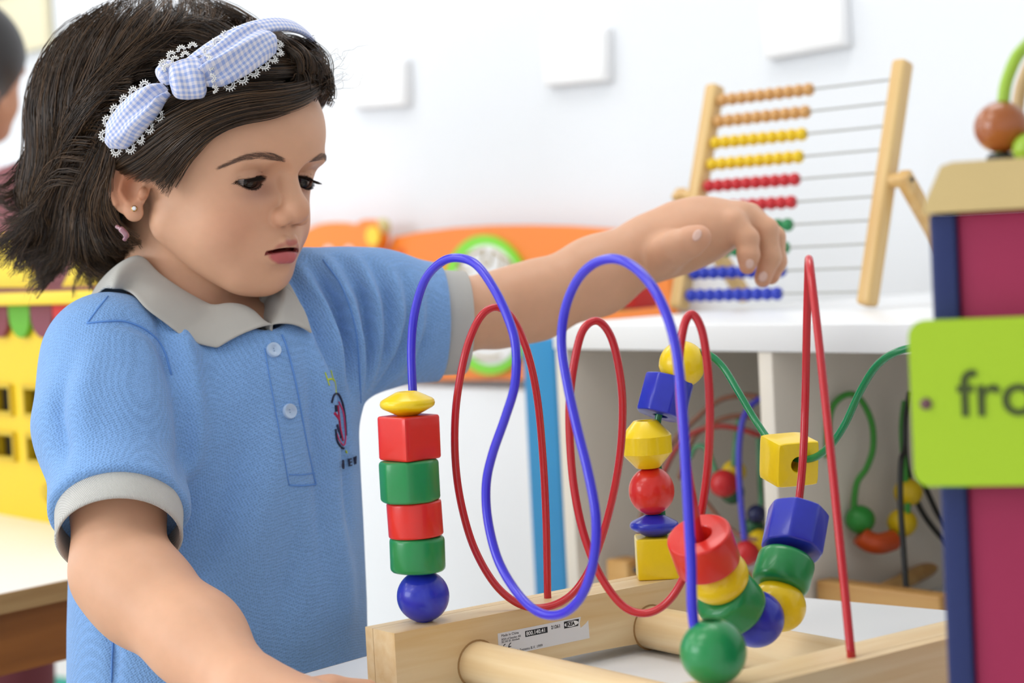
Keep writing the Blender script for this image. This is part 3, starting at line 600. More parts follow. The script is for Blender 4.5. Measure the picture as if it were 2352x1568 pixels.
# front wall built round its four windows
panes=[(-14,884,32,950),(58,884,105,952),(-8,992,42,1055),(66,992,112,1058)]
R=[(*onh(a,b),*onh(c,d)) for a,b,c,d in panes]
xs=sorted({lft,rgt,R[0][0],R[0][2],R[1][0],R[1][2]}); zs=[ZT,R[2][3],R[2][1],R[0][3],R[0][1],topz]
parts=[]
for i in range(len(xs)-1):
    for j in range(len(zs)-1):
        if i in (1,3) and j in (1,3): continue
        c=HQ+hu*(xs[i]+xs[i+1])/2-hn*.008+Z3*(zs[j]+zs[j+1])/2
        parts.append(box(c,[hu,hn,Z3],[(xs[i+1]-xs[i])/2,.008,(zs[j+1]-zs[j])/2]))
V,Fc=join(parts); mobj('front_wall',V,Fc,YP,house,False)
dk=mat('house_window_dark','15120f',.5)
for i in (1,3):
    for j in (1,3):
        c=HQ+hu*(xs[i]+xs[i+1])/2-hn*.012+Z3*(zs[j]+zs[j+1])/2; sx=(xs[i+1]-xs[i])/2; sz=(zs[j+1]-zs[j])/2
        w=mobj('window',*box(c,[hu,hn,Z3],[sx,.003,sz]),dk,house,False)
        fr=[box(c+hn*.012+hu*s*sx,[hu,hn,Z3],[.0022,.004,sz+.0022]) for s in (-1,1)]+[box(c+hn*.012+Z3*s*sz,[hu,hn,Z3],[sx,.004,.0022]) for s in (-1,1)]
        V,Fc=join(fr); mobj('window_frame',V,Fc,mat('house_frame','cfae12',.55),w,False)
for a in (lft,rgt): mobj('side_wall',*box(HQ+hu*(a+(.008 if a<0 else -.008))-hn*.066+Z3*(ZT+topz)/2,[hu,hn,Z3],[.008,.05,(topz-ZT)/2]),YP,house,False)
mobj('back_wall',*box(HQ+hu*(lft+rgt)/2-hn*.112+Z3*(ZT+topz)/2,[hu,hn,Z3],[(rgt-lft)/2,.006,(topz-ZT)/2]),YP,house,False)
# ledge
z0,z1=onh(100,698)[1],onh(100,668)[1]
mobj('ledge',*box(HQ+hu*(lft+rgt)/2+hn*.006+Z3*(z0+z1)/2,[hu,hn,Z3],[(rgt-lft)/2+.008,.018,(z1-z0)/2],.003),mat('ledge_yellow','f0cf28',.5),house,True,35)
mobj('ledge_line',*box(HQ+hu*(lft+rgt)/2+hn*.006+Z3*(z1+.002),[hu,hn,Z3],[(rgt-lft)/2+.006,.016,.002],.0005),MAR,house,True,35)
# awning scallops
cols=[mat('awning_maroon','7a2a34',.6),mat('awning_green','5aa60c',.6),mat('awning_plum','7a3140',.6),mat('awning_red','cc2222',.6)]
a0=onh(30,700)[0]; wv=onh(80,700)[0]-a0; zt_,zb_=onh(60,700)[1],onh(60,775)[1]
for k in range(-5,8):
    xa=a0+k*wv
    if xa<lft or xa+wv>rgt+.005: continue
    r=wv*.48; pts=[(xa+wv*.02,zt_),(xa+wv*.02,zb_+r)]+[(xa+wv/2-r*math.cos(q),zb_+r-r*math.sin(q)) for q in np.linspace(0,math.pi,9)][1:-1]+[(xa+wv*.98,zb_+r),(xa+wv*.98,zt_)]
    V,Fc=extrude(pts,HQ+hn*.001,hu,Z3,hn,.006); o=mobj('awning_scallop',V,Fc,cols[[3,3,0,1][0] if False else [1,2,3,0][(k)%4] if False else {0:1,1:2,2:3,3:1,-1:0,-2:3,-3:1,-4:2,-5:0,4:0,5:3,6:1,7:2}[k]],house,True,35)
# upper storey: yellow gable boards between maroon beams
zg=onh(100,450)[1]
mobj('gable_backing',*box(HQ+hu*(lft+rgt)/2-hn*.006+Z3*(z1+zg)/2,[hu,hn,Z3],[(rgt-lft)/2,.006,(zg-z1)/2]),MAR,house,False)
for tri in ([(-42,660),(18,535),(108,660)],[(150,660),(215,535),(285,660)],[(60,460),(118,520),(175,440)],[(325,660),(390,535),(455,660)],[(-180,660),(-115,535),(-60,660)]):
    V,Fc=extrude([onh(*e) for e in tri][::-1],HQ,hu,Z3,hn,.005); mobj('gable_panel',V,Fc,mat('gable_yellow','f5d31c',.5),house,True,35)
# pitched roof behind
V,Fc=extrude([(lft-.01,zg),(rgt+.01,zg),((lft+rgt)/2,zg+.04)],HQ+hn*.01,hu,Z3,-hn,.13); mobj('roof',V,Fc,MAR,house,True,35)
# small round knob on the wall
c=HQ+hu*onh(112,1130)[0]+Z3*onh(112,1130)[1]; V,Fc=lathe(c,hn,[(.010,-.002,1),(.011,.003,1),(.008,.006,1)],N=20); mobj('door_knob',V,Fc,mat('house_frame','cfae12',.55),house,True,40)
# ================================================================ implicit-surface modelling (smooth unions, meshed by surface nets)
f32=np.float32
def smin(a,b,k):
    h=np.maximum(k-np.abs(a-b),0)/k; return np.minimum(a,b)-h*h*k*.25
def smax(a,b,k): return -smin(-a,-b,k)
def s_sph(p,c,r): return np.sqrt(((p-np.asarray(c,f32))**2).sum(1))-f32(r)
def s_ell(p,c,r,R=None):
    q=p-np.asarray(c,f32)
    if R is not None: q=q@np.asarray(R,f32).T
    r=np.asarray(r,f32); k0=np.sqrt(((q/r)**2).sum(1)); k1=np.sqrt(((q/(r*r))**2).sum(1))+1e-9
    return k0*(k0-1)/k1
def s_cone(p,a,b,ra,rb):
    """capsule whose radius runs from ra to rb"""
    a=np.asarray(a,f32); b=np.asarray(b,f32); ab=b-a; t=np.clip(((p-a)@ab)/(ab@ab),0,1)
    return np.sqrt(((p-a-t[:,None]*ab)**2).sum(1))-(f32(ra)+(f32(rb)-f32(ra))*t)
def s_chain(p,pts,k=.004):
    d=None
    for (a,ra),(b,rb) in zip(pts[:-1],pts[1:]):
        e=s_cone(p,a,b,ra,rb); d=e if d is None else smin(d,e,k)
    return d
def polydist(p,poly):
    """distance to a polyline and the running parameter 0..1 of the nearest point"""
    best=np.full(len(p),1e9,f32); par=np.zeros(len(p),f32); n=len(poly)-1
    for i in range(n):
        a=np.asarray(poly[i],f32); ab=np.asarray(poly[i+1],f32)-a; t=np.clip(((p-a)@ab)/(ab@ab+1e-12),0,1)
        d=((p-a-t[:,None]*ab)**2).sum(1); m=d<best; best[m]=d[m]; par[m]=(i+t[m])/n
    return np.sqrt(best),par
def chunked(f,p,n=200000):
    p=np.asarray(p,f32); return np.concatenate([f(p[i:i+n]) for i in range(0,len(p),n)]) if len(p) else np.zeros(0,f32)
def grad(f,p,e=.0004):
    g=np.stack([chunked(f,p+np.eye(3,dtype=f32)[i]*e)-chunked(f,p-np.eye(3,dtype=f32)[i]*e) for i in range(3)],1)
    return g/(np.linalg.norm(g,axis=1)[:,None]+1e-12)
def snap(f,V,h,e=.0005):
    """one Newton step onto the surface"""
    d=chunked(f,V); g=np.stack([chunked(f,V+np.eye(3,dtype=f32)[i]*e)-d for i in range(3)],1); g/=np.linalg.norm(g,axis=1)[:,None]+1e-12
    return V-g*np.clip(d,-h,h)[:,None]
def mesh_sdf(f,lo,hi,h,B=8,proj_steps=1):
    lo=np.asarray(lo,float); hi=np.asarray(hi,float); nb=np.maximum(1,np.ceil((hi-lo)/h/B).astype(int)); n=nb*B
    bi=np.stack(np.meshgrid(*[np.arange(k) for k in nb],indexing='ij'),-1).reshape(-1,3)
    cen=lo+(bi*B+(B-1)/2)*h; d=chunked(f,cen)
    act=np.abs(d)<h*B*1.15+.004
    G=np.empty(n,f32)
    Gb=G.reshape(nb[0],B,nb[1],B,nb[2],B)
    sgn=np.where(d.reshape(nb)<0,-1,1).astype(f32); Gb[:]=sgn[:,None,:,None,:,None]
    loc=np.stack(np.meshgrid(*[np.arange(B)]*3,indexing='ij'),-1).reshape(-1,3)
    ba=bi[act]
    for i in range(0,len(ba),400):
        q=ba[i:i+400]; pts=(lo+((q[:,None,:]*B+loc[None])*h)).reshape(-1,3)
        v=chunked(f,pts).reshape(-1,B,B,B)
        for b,val in zip(q,v): Gb[b[0],:,b[1],:,b[2],:]=val
    S=G<0
    c=S[:-1,:-1,:-1].astype(np.int8)
    for a in (0,1):
        for b in (0,1):
            for e in (0,1):
                if a or b or e: c=c+S[a:n[0]-1+a,b:n[1]-1+b,e:n[2]-1+e]
    cell=(c>0)&(c<8); idx=np.argwhere(cell); vid=np.full(cell.shape,-1,np.int64); vid[cell]=np.arange(len(idx))
    acc=np.zeros((len(idx),3)); cnt=np.zeros(len(idx))
    cor=[(a,b,e) for a in (0,1) for b in (0,1) for e in (0,1)]
    val={k:G[idx[:,0]+k[0],idx[:,1]+k[1],idx[:,2]+k[2]].astype(float) for k in cor}
    for k in cor:
        for ax in range(3):
            if k[ax]==0:
                k2=list(k); k2[ax]=1; k2=tuple(k2); a,b=val[k],val[k2]; m=(a<0)!=(b<0)
                t=np.where(m,a/(a-b+1e-20),0); pt=np.array(k,float)[None].repeat(len(idx),0); pt[:,ax]=t
                acc+=pt*m[:,None]; cnt+=m
    V=lo+(idx+acc/cnt[:,None])*h
    Fc=[]
    for ax in range(3):
        a1,a2=(ax+1)%3,(ax+2)%3
        s0=[slice(1,n[i]-1) for i in range(3)]; s0[ax]=slice(0,n[ax]-1); s1=list(s0); s1[ax]=slice(1,n[ax])
        A=S[tuple(s0)]; Bb=S[tuple(s1)]; e=np.argwhere(A!=Bb)
        if not len(e): continue
        inside=A[tuple(e.T)]
        base=e.copy(); base[:,a1]+=1; base[:,a2]+=1
        def cc(d1,d2):
            q=base.copy(); q[:,a1]+=d1; q[:,a2]+=d2; return vid[tuple(q.T)]
        q=np.stack([cc(-1,-1),cc(0,-1),cc(0,0),cc(-1,0)],1); q[~inside]=q[~inside][:,::-1]; Fc.append(q)
    Fc=np.concatenate(Fc); Fc=Fc[(Fc>=0).all(1)]
    for _ in range(proj_steps): V=snap(f,V,h)
    return V,Fc
def marchN(f,xy,D0,steps=60):
    """first points where pixel rays meet an implicit surface (vectorised)"""
    xy=np.asarray(xy,float); d=np.array([ray(x,y) for x,y in xy]); L=np.linalg.norm(d,axis=1); t=np.full(len(xy),float(D0)); live=np.ones(len(xy),bool); bt=t.copy(); bv=np.full(len(xy),9.)
    for _ in range(steps):
        if not live.any(): break
        k=np.where(live)[0]; v=f((CAM+t[k,None]*d[k]).astype(f32)); m=np.abs(v)<bv[k]; bt[k[m]]=t[k[m]]; bv[k[m]]=np.abs(v[m])
        t[k]+=v/L[k]*.85; live[k[(np.abs(v)<2e-5)|(t[k]>D0+.7)]]=False
    return CAM+bt[:,None]*d
def march(f,x,y,D0): return marchN(f,[(x,y)],D0)[0]
def refine(V,Fc,sel):
    """split the selected quads 1->4; neighbours take the new edge points as n-gons. returns V, quads, list of other polygons"""
    Fs=Fc[sel]; nV=len(V)
    E=np.stack([Fs,np.roll(Fs,-1,1)],-1).reshape(-1,2); E.sort(axis=1)
    ue,inv=np.unique(E[:,0]*nV+E[:,1],return_inverse=True); a,b=ue//nV,ue%nV
    mid=(V[a]+V[b])/2; em=(nV+inv).reshape(-1,4); cen=V[Fs].mean(1); ci=nV+len(ue)+np.arange(len(Fs))
    V2=np.concatenate([V,mid,cen]); quads=np.concatenate([np.stack([Fs[:,i],em[:,i],ci,em[:,i-1]],1) for i in range(4)])
    Fo=Fc[~sel]; E=np.stack([Fo,np.roll(Fo,-1,1)],-1).reshape(-1,2); E.sort(axis=1); key=E[:,0]*nV+E[:,1]
    pos=np.clip(np.searchsorted(ue,key),0,len(ue)-1); hit=(ue[pos]==key).reshape(-1,4); pos=(nV+pos).reshape(-1,4)
    plain=~hit.any(1); other=[]
    for f,h,p in zip(Fo[~plain],hit[~plain],pos[~plain]):
        q=[]
        for i in range(4):
            q.append(int(f[i]))
            if h[i]: q.append(int(p[i]))
        other.append(q)
    return V2,np.concatenate([Fo[plain],quads]),other
def fast_obj(name,V,Fc,m,parent,attr=None,kind=None,extra=()):
    off=rootloc(parent) if parent is not None else np.zeros(3)
    own=V.mean(0)-off if parent is not None else np.zeros(3)
    me=bpy.data.meshes.new(name); Fc=np.asarray(Fc); k=Fc.shape[1]
    me.vertices.add(len(V)); me.vertices.foreach_set('co',(V-off-own).astype(f32).ravel())
    tot=np.concatenate([np.full(len(Fc),k,np.int64),np.array([len(q) for q in extra],np.int64)]); li=np.concatenate([Fc.ravel(),np.array([i for q in extra for i in q],np.int64)])
    me.loops.add(len(li)); me.loops.foreach_set('vertex_index',li.astype(np.int32))
    me.polygons.add(len(tot)); me.polygons.foreach_set('loop_start',(np.cumsum(tot)-tot).astype(np.int32))
    me.update(calc_edges=True); me.validate(); me.polygons.foreach_set('use_smooth',[True]*len(me.polygons))
    if attr is not None:
        for nm,val in attr.items():
            at=me.color_attributes.new(nm,'FLOAT_COLOR','POINT'); at.data.foreach_set('color',np.concatenate([val,np.ones((len(val),1))],1).astype(f32).ravel())
    me.materials.append(m); o=bpy.data.objects.new(name,me); COL.objects.link(o)
    if parent is not None: o.parent=parent; o.location=own
    if kind: o['kind']=kind
    return o
# ================================================================ the child
def hframe(th,ph,ro=0):
    th,ph,ro=np.radians([th,ph,ro])
    Fh=np.array([np.sin(th),-np.cos(th),0]); L=np.array([np.cos(th),np.sin(th),0]); U=Z3
    Fo=np.cos(ph)*Fh-np.sin(ph)*U; Up_=np.cos(ph)*U+np.sin(ph)*Fh
    return np.stack([Fo,np.cos(ro)*L+np.sin(ro)*Up_,np.cos(ro)*Up_-np.sin(ro)*L])
HA=hframe(54,12); HO=P(338,440,1.35)+.064*HA[1]         # head frame: rows forward, left, up; origin between the ears
def h2w(q): return HO+(np.asarray(q,float)/100)@HA       # head-local centimetres -> world
def w2h(p): return ((p-HO.astype(f32))@HA.T.astype(f32))*f32(100)
TA=hframe(36,4); Ft,Lt,Ut=TA
def both(f,q,y,*a):                                      # evaluate symmetric pair through |y|
    return f(q,*a)
EYE=(5.42,2.72,1.78); ER=1.16
def eyelines(y):
    """lower and upper lid margin height for |y| (cm)"""
    t=np.clip((y-1.32)/(3.94-1.32),0,1)
    up=1.92+ .24*np.sin(np.pi*np.clip(t,0,1)**.75)-.28*t
    lo=1.92-.57*np.maximum(np.sin(np.pi*t**1.1),0)**.8-.28*t
    return lo,up
CREASE=[]
for y_ in np.linspace(1.95,3.9,8):
    z_=float(eyelines(np.array([y_]))[1][0])+.30-.08*abs(y_-2.7)
    CREASE.append(((EYE[0]+math.sqrt(max(.05,(ER+.27)**2-(y_-EYE[1])**2-(z_-EYE[2])**2)),y_,z_),.05))
def head_cm(q):
    """head surface, q in head-local centimetres (x forward, y left, z up)"""
    s=q.copy(); s[:,1]=np.abs(s[:,1])
    d=s_ell(s,(-.4,0,4.0),(8.3,6.75,7.2))
    d=smin(d,s_ell(s,(2.7,0,5.0),(5.55,5.7,4.7)),1.5)               # forehead
    d=smin(d,s_ell(s,(2.9,0,-.6),(4.5,5.15,5.6)),1.6)              # face
    d=smin(d,s_ell(s,(4.30,2.70,-1.9),(2.15,2.2,2.3)),1.3)         # cheeks
    d=smin(d,s_cone(s,(.6,4.35,-2.2),(5.0,1.6,-5.0),1.55,1.6),1.6)  # jaw
    d=smin(d,s_ell(s,(5.55,0,-5.15),(1.75,1.9,1.65)),1.0)           # chin
    d=smin(d,s_ell(s,(5.9,0,-2.7),(2.15,2.45,2.15)),1.0)            # muzzle
    d=smin(d,s_ell(s,(6.45,2.6,3.3),(.95,1.7,.6)),.8)                # brow ridge
    d=smax(d,-s_ell(s,(7.45,2.45,1.75),(1.15,1.6,.85)),1.2)          # eye socket
    d=smax(d,-s_ell(s,(7.85,1.4,2.1),(.8,.6,.9)),.8)
    # nose
    n=s_cone(s,(6.75,0,2.7),(8.15,0,.35),.72,.78); n=smin(n,s_ell(s,(8.36,0,-.12),(.93,.95,.84)),.7)
    n=smin(n,s_ell(s,(7.80,.98,-.70),(.84,.56,.62)),.45); n=smin(n,s_ell(s,(7.75,0,-.75),(.95,.42,.42)),.4)
    d=smin(d,n,.30)
    # philtrum
    d=smax(d,-s_cone(s,(8.62,0,-1.45),(8.78,0,-2.05),.34,.40),.30)
    # lips
    u=s_chain(s,[((7.90,0,-2.52),.34),((7.84,.48,-2.42),.37),((7.48,1.15,-2.86),.28),((6.98,1.82,-3.26),.17)],.2)
    l=s_chain(s,[((7.50,0,-3.62),.55),((7.42,.65,-3.60),.50),((7.12,1.30,-3.50),.34),((6.92,1.84,-3.32),.17)],.3)
    d=smin(d,u,.20); d=smin(d,l,.26)
    sl=s.copy(); sl[:,2]+=.105*s[:,1]**2
    d=smax(d,-s_ell(sl,(7.75,0,-2.98),(.75,1.80,.15)),.10)           # parted mouth
    d=smax(d,-s_ell(s,(8.05,0,-4.62),(.75,1.3,.38)),.55)            # fold under the lip
    # eyelids: a shell round the eyeball with an almond opening
    lid=s_sph(s,EYE,ER+.21); d=smin(d,lid,.28)
    lo,up=eyelines(s[:,1])
    op=np.maximum(np.maximum(s[:,2]-up,lo-s[:,2]),np.maximum(1.32-s[:,1],s[:,1]-3.96)); op=np.maximum(op,EYE[0]-s[:,0]+.3)
    d=smax(d,-op,.09)
    d=smax(d,-s_chain(s,CREASE,.02),.12)
    d=smax(d,-(s_sph(s,EYE,ER-.02)),.03)
    # ears, in a plane of their own (u back, v up, w out)
    e0=np.array([-.35,6.15,.15],f32); eu=np.array([-.86,.50,.08]); eu/=np.linalg.norm(eu); ev=np.array([-.22,.06,.97]); ev-=eu*(ev@eu); ev/=np.linalg.norm(ev); ew=np.cross(ev,eu); ew=ew if ew[1]>0 else -ew
    m=(s[:,1]>4.6)&(np.abs(s[:,0]+1.5)<3.6)&(np.abs(s[:,2])<4.2)
    if m.any():
        t=np.stack([(s[m]-e0)@eu.astype(f32),(s[m]-e0)@ev.astype(f32),(s[m]-e0)@ew.astype(f32)],1).astype(f32)
        e=s_ell(t,(1.25,.35,0),(1.55,2.45,.36))
        rim=[((1.25+1.38*math.cos(a),.45+2.18*math.sin(a),.16),.25) for a in np.radians([165,140,115,90,65,40,15,-10,-35,-60])]
        e=smin(e,s_chain(t,rim,.12),.18)
        e=smin(e,s_chain(t,[((1.0,-1.25,.2),.22),((1.75,-.5,.22),.2),((1.75,.6,.2),.18),((1.3,1.5,.12),.14)],.1),.15)
        e=smax(e,-s_ell(t,(.85,-.15,.52),(.72,.95,.62)),.22)
        e=smin(e,s_ell(t,(.55,-1.80,.08),(.68,.68,.36)),.3); e=smin(e,s_ell(t,(.12,-.35,.30),(.34,.45,.34)),.2)
        d[m]=smin(d[m],e,.3)
    return d
NB=P(455,760,1.425)                                      # base of the neck
JR=P(252,836,1.352); JL=P(800,738,1.475)                 # shoulder joints
ELR=P(275,1312,1.262); WRR=P(590,1606,1.150)              # near arm
ELL=P(1140,712,1.555); WRL=P(1488,572,1.595)             # reaching arm
# reaching hand
HL=dict(idx=[(P(1685,515,1.572),.0110),(P(1716,548,1.568),.0094),(P(1719,586,1.566),.0088),(P(1717,610,1.566),.0070)],
 mid=[(P(1708,495,1.588),.0112),(P(1760,528,1.585),.0098),(P(1768,590,1.585),.0092),(P(1752,640,1.583),.0070)],
 rng=[(P(1722,495,1.605),.0108),(P(1777,545,1.606),.0094),(P(1782,600,1.606),.0088),(P(1770,632,1.604),.0078)],
 pky=[(P(1730,508,1.622),.0098),(P(1780,560,1.625),.0082),(P(1784,598,1.625),.0078),(P(1776,620,1.625),.0068)],
 thb=[(P(1520,588,1.574),.0180),(P(1556,568,1.549),.0138),(P(1586,555,1.538),.0118),(P(1606,545,1.535),.0098)])
def arm_far(p):
    d=s_chain(p,[(JL,.040),(P(1045,724,1.522),.0268),(ELL,.0270),(P(1230,690,1.563),.0285),(P(1370,634,1.58),.0290),(WRL,.0262)],.02)
    palm=s_chain(p,[(WRL,.0250),(P(1560,540,1.595),.0235),(P(1620,522,1.592),.0205),(P(1690,505,1.590),.0150)],.02)
    palm=smin(palm,s_cone(p,P(1555,560,1.602),P(1715,512,1.612),.021,.013),.02)
    palm=smin(palm,s_cone(p,P(1560,560,1.578),P(1680,520,1.576),.016,.0115),.015)
    d=smin(d,palm,.012)
    for k in ('idx','mid','rng','pky'): d=smin(d,s_chain(p,HL[k],.004),.0045)
    d=smin(d,s_chain(p,HL['thb'],.005),.0055)
    return d
HR={}
_h0=WRR+np.array([.045,-.032,-.004]); _hf=np.array([.93,-.36,0]); _hs=np.array([.36,.93,0])
for k,(o,l,r) in enumerate(((-.026,.042,.0072),(-.010,.050,.0078),(.008,.053,.0080),(.024,.048,.0078))):
    b=_h0+_hf*.012+_hs*o; b[2]=ZT+.013
    HR[k]=[(b,.0095),(b+_hf*l*.45+_hs*o*.12+Z3*.004,r+.0008),(b+_hf*l*.78+_hs*o*.2+Z3*-.001,r),(b+_hf*l+_hs*o*.25-Z3*.005,r-.001)]
def arm_near(p):
    d=s_chain(p,[(JR,.042),(P(272,1150,1.290),.0268),(ELR,.0272),(P(335,1372,1.245),.0280),(P(450,1465,1.21),.0262),(WRR,.0212)],.026)
    hand=s_chain(p,[(WRR,.0225),(_h0,.0165)],.015); hand=smin(hand,s_cone(p,WRR+_hs*.006,_h0+_hs*.022-Z3*.002,.016,.0125),.012); hand=smin(hand,s_cone(p,WRR-_hs*.006,_h0-_hs*.020-Z3*.004,.016,.0115),.012)
    d=smin(d,hand,.012)
    for k in HR: d=smin(d,s_chain(p,HR[k],.004),.004)
    b=WRR+_hf*.015+_hs*.018; e=b+_hf*.035+_hs*.03; e[2]=ZT+.012
    return smin(d,s_chain(p,[(b-Z3*.004,.014),((b+e)/2,.0105),(e,.0085)],.005),.008)
NECKT=h2w((-2.6,0,-3.0))
def neck(p): return s_cone(p,NECKT,NB-Ut*.03,.041,.047)
def torso_q(p):
    c0=P(505,1450,1.432); c1=P(500,860,1.425); t=(p[:,2]-c0[2])/(c1[2]-c0[2]); c=c0.astype(f32)+t[:,None]*(c1-c0).astype(f32)
    v=p-c; return v@Lt.astype(f32),v@Ft.astype(f32),p[:,2]
def torso(p,g=0.):
    l,f,z=torso_q(p)
    a=np.interp(z,[.30,.42,.52,.62,.70,.76],[.112,.112,.110,.106,.104,.09]).astype(f32)+g
    b=np.interp(z,[.30,.42,.52,.58,.66,.72,.76],[.092,.093,.094,.092,.086,.076,.066]).astype(f32)+g
    k=np.sqrt((l/a)**2+(f/b)**2); d=(k-1)*np.minimum(a,b)*(.85)
    d=smax(d,z-.722-g,.05); return d
def trunk(p,g=0.):
    d=torso(p,g)
    n1=(JR+JL)/2-Ut*.030-Ft*.018; d=smin(d,smin(s_cone(p,JR,n1,.039+g,.042+g),s_cone(p,n1,JL,.042+g,.041+g),.03),.04)
    d=smin(d,s_cone(p,(JR*.45+JL*.55)-Ft*.012-Ut*.012,NB-Ut*.022,.056+g,.046+g),.04)
    return d
def culled(f,p,c,R,pad=.03):
    """evaluate f only near its bounding sphere; elsewhere a safe lower bound"""
    r=np.sqrt(((p-np.asarray(c,f32))**2).sum(1))-f32(R); d=np.maximum(r,pad).astype(f32); m=r<pad
    if m.any(): d[m]=f(p[m])
    return d
CFAR=(JL+P(1780,560,1.6))/2; RFAR=np.linalg.norm(JL-CFAR)+.045; CNEAR=(JR+WRR)/2+np.array([.03,0,-.02]); RNEAR=np.linalg.norm(JR-CNEAR)+.05; CHD=h2w((0,0,2.3))
def body(p):
    d=culled(lambda q: smin(head_cm(w2h(q))*f32(.01),neck(q),.010),p,CHD,.115,.02)
    t=smin(trunk(p,-.014),neck(p),.015); t=smin(t,culled(arm_near,p,CNEAR,RNEAR),.012); t=smin(t,culled(arm_far,p,CFAR,RFAR),.02)
    return smin(d,t,.012)
def plane(p,o,n): return (p-np.asarray(o,f32))@np.asarray(n,f32)
def f_body(p): return np.maximum(body(p),.425-p[:,2])
axf=(P(1045,735,1.522)-JL); axf/=np.linalg.norm(axf)
pts_=np.array([c for k in HL.values() for c,_ in k]+[WRL,ELL,JR,JL,ELR,WRR,_h0+_hf*.07,h2w((-9,0,4)),h2w((10,0,0)),h2w((0,8,0)),h2w((0,-8,0)),h2w((2,0,11.5))])
blo=pts_.min(0)-[.062,.03,0]; bhi=pts_.max(0)+[.02,.02,.012]; blo[2]=.415
if 'DEVFACE' in globals(): blo=pts_[-5:].min(0)-.02; bhi=pts_[-5:].max(0)+.02; blo[2]-=.07

V,Fb=mesh_sdf(f_body,blo,bhi,DEVH if 'DEVH' in globals() else .0019)
cf=V[Fb].mean(1); qf=(cf-HO)@HA.T*100
sel=((qf[:,0]>-5)&(np.abs(qf[:,2])<9)&(np.abs(qf[:,1])<8.5)&(qf[:,0]<11)&~((qf[:,0]<3.2)&(np.abs(qf[:,1])<5.5)))|((cf@RT>P(1480,600,1.59)@RT)&(cf[:,2]>.62))
V,Fb,Fx=refine(V,Fb,sel)
V=snap(f_body,V,.001)
# --- skin tint per vertex: lips, cheeks, ear, eye surrounds, mouth interior, nails (r,g,b linear multipliers packed as colour)
SKIN=np.array(lin('dca988')[:3]); q=(V-HO)@HA.T*100; qa=q.copy(); qa[:,1]=np.abs(qa[:,1])
col=np.tile(SKIN,(len(V),1)); hm=(np.abs(q)<12).all(1)
def blend(mask,c):
    global col; mask=np.clip(mask,0,1)[:,None]*hm[:,None]; col=col*(1-mask)+np.array(lin(c)[:3])*mask
def g(d,w): return np.exp(-(d/w)**2)
blend(.28*g(np.linalg.norm(qa-[6.2,3.6,-1.4],axis=1),2.2),'d98a6c')
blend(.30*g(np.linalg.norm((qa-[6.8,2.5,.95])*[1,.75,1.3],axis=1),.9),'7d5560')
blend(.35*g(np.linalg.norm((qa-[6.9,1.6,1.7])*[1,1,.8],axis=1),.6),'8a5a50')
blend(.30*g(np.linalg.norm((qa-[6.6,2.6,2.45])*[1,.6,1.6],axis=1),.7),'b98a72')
blend(.30*g(np.linalg.norm(qa-[7.9,1.1,-.6],axis=1),.7),'c2714e'); blend(.18*g(np.linalg.norm(qa-[9.0,0,-.2],axis=1),.9),'d07a58')
ul,_=polydist(qa.astype(f32),[(8.2,0,-2.50),(8.1,.48,-2.42),(7.75,1.15,-2.82),(7.2,1.8,-3.22)]); ll,_=polydist(qa.astype(f32),[(8.0,0,-3.56),(7.85,.65,-3.56),(7.4,1.3,-3.44),(7.1,1.8,-3.3)])
inl=qa[:,0]>6.4
tw=np.clip(1-(qa[:,1]/1.9)**2,0.1,1)
blend(.85*np.clip((.06+.25*tw**1.5-ul)/.14,0,1)*inl*(q[:,2]<-2.02),'b8655f'); blend(.92*np.clip((.12+.50*tw-ll)/.14,0,1)*inl,'c05c60')
blend(np.clip(1-np.abs(q[:,2]+2.98+.105*qa[:,1]**2)/.22,0,1)*2.2*(qa[:,1]<1.75)*(qa[:,0]>5.6)*(qa[:,0]<8.0),'7a2420')
blend(.75*g(np.linalg.norm(qa-[-1.6,7.0,.3],axis=1),2.1)*np.clip((qa[:,1]-6.1)/.6,0,1),'b0653f')  # redder ear skin, with the shade under the hair painted in
blend(.85*g(np.linalg.norm((qa-[8.05,.52,-1.28])*[.7,1.2,1.6],axis=1),.30),'5b2c22')  # nostrils not carved; their shade is painted on as dark spots
lo_,up_=eyelines(qa[:,1]); rim=np.minimum(np.abs(q[:,2]-up_),np.abs(q[:,2]-lo_))
blend(.8*np.clip((.10-rim)/.08,0,1)*(qa[:,1]>1.4)*(qa[:,1]<4.05)*(qa[:,0]>5.4)*(np.abs(q[:,2]-1.8)<.8),'5a3a32')
# hands: warmer finger tips
hm=~hm
for k in ('idx','mid','rng','pky','thb'): blend(.30*g(np.linalg.norm(V-HL[k][-1][0],axis=1),.012),'d98468')
def skin_mat():
    m=bpy.data.materials.new('skin'); m.use_nodes=True; nt=m.node_tree; b=nt.nodes['Principled BSDF']; N=nt.nodes.new; L=nt.links.new
    a=N('ShaderNodeVertexColor'); a.layer_name='tint'
    n=N('ShaderNodeTexNoise'); n.inputs['Scale'].default_value=60; n.inputs['Detail'].default_value=4
    hs=N('ShaderNodeHueSaturation'); r=N('ShaderNodeMapRange'); r.inputs[3].default_value=.95; r.inputs[4].default_value=1.05
    L(n.outputs['Fac'],r.inputs[0]); L(r.outputs[0],hs.inputs['Value']); L(a.outputs['Color'],hs.inputs['Color']); L(hs.outputs[0],b.inputs['Base Color'])
    b.inputs['Roughness'].default_value=.48; b.inputs['Specular IOR Level'].default_value=.35
    b.inputs['Subsurface Weight'].default_value=.18; b.inputs['Subsurface Radius'].default_value=(1,.4,.22); b.inputs['Subsurface Scale'].default_value=.007
    n2=N('ShaderNodeTexNoise'); n2.inputs['Scale'].default_value=900; bp=N('ShaderNodeBump'); bp.inputs['Strength'].default_value=.06; bp.inputs['Distance'].default_value=.0006
    L(n2.outputs['Fac'],bp.inputs['Height']); L(bp.outputs[0],b.inputs['Normal']); return m
SKM=skin_mat()
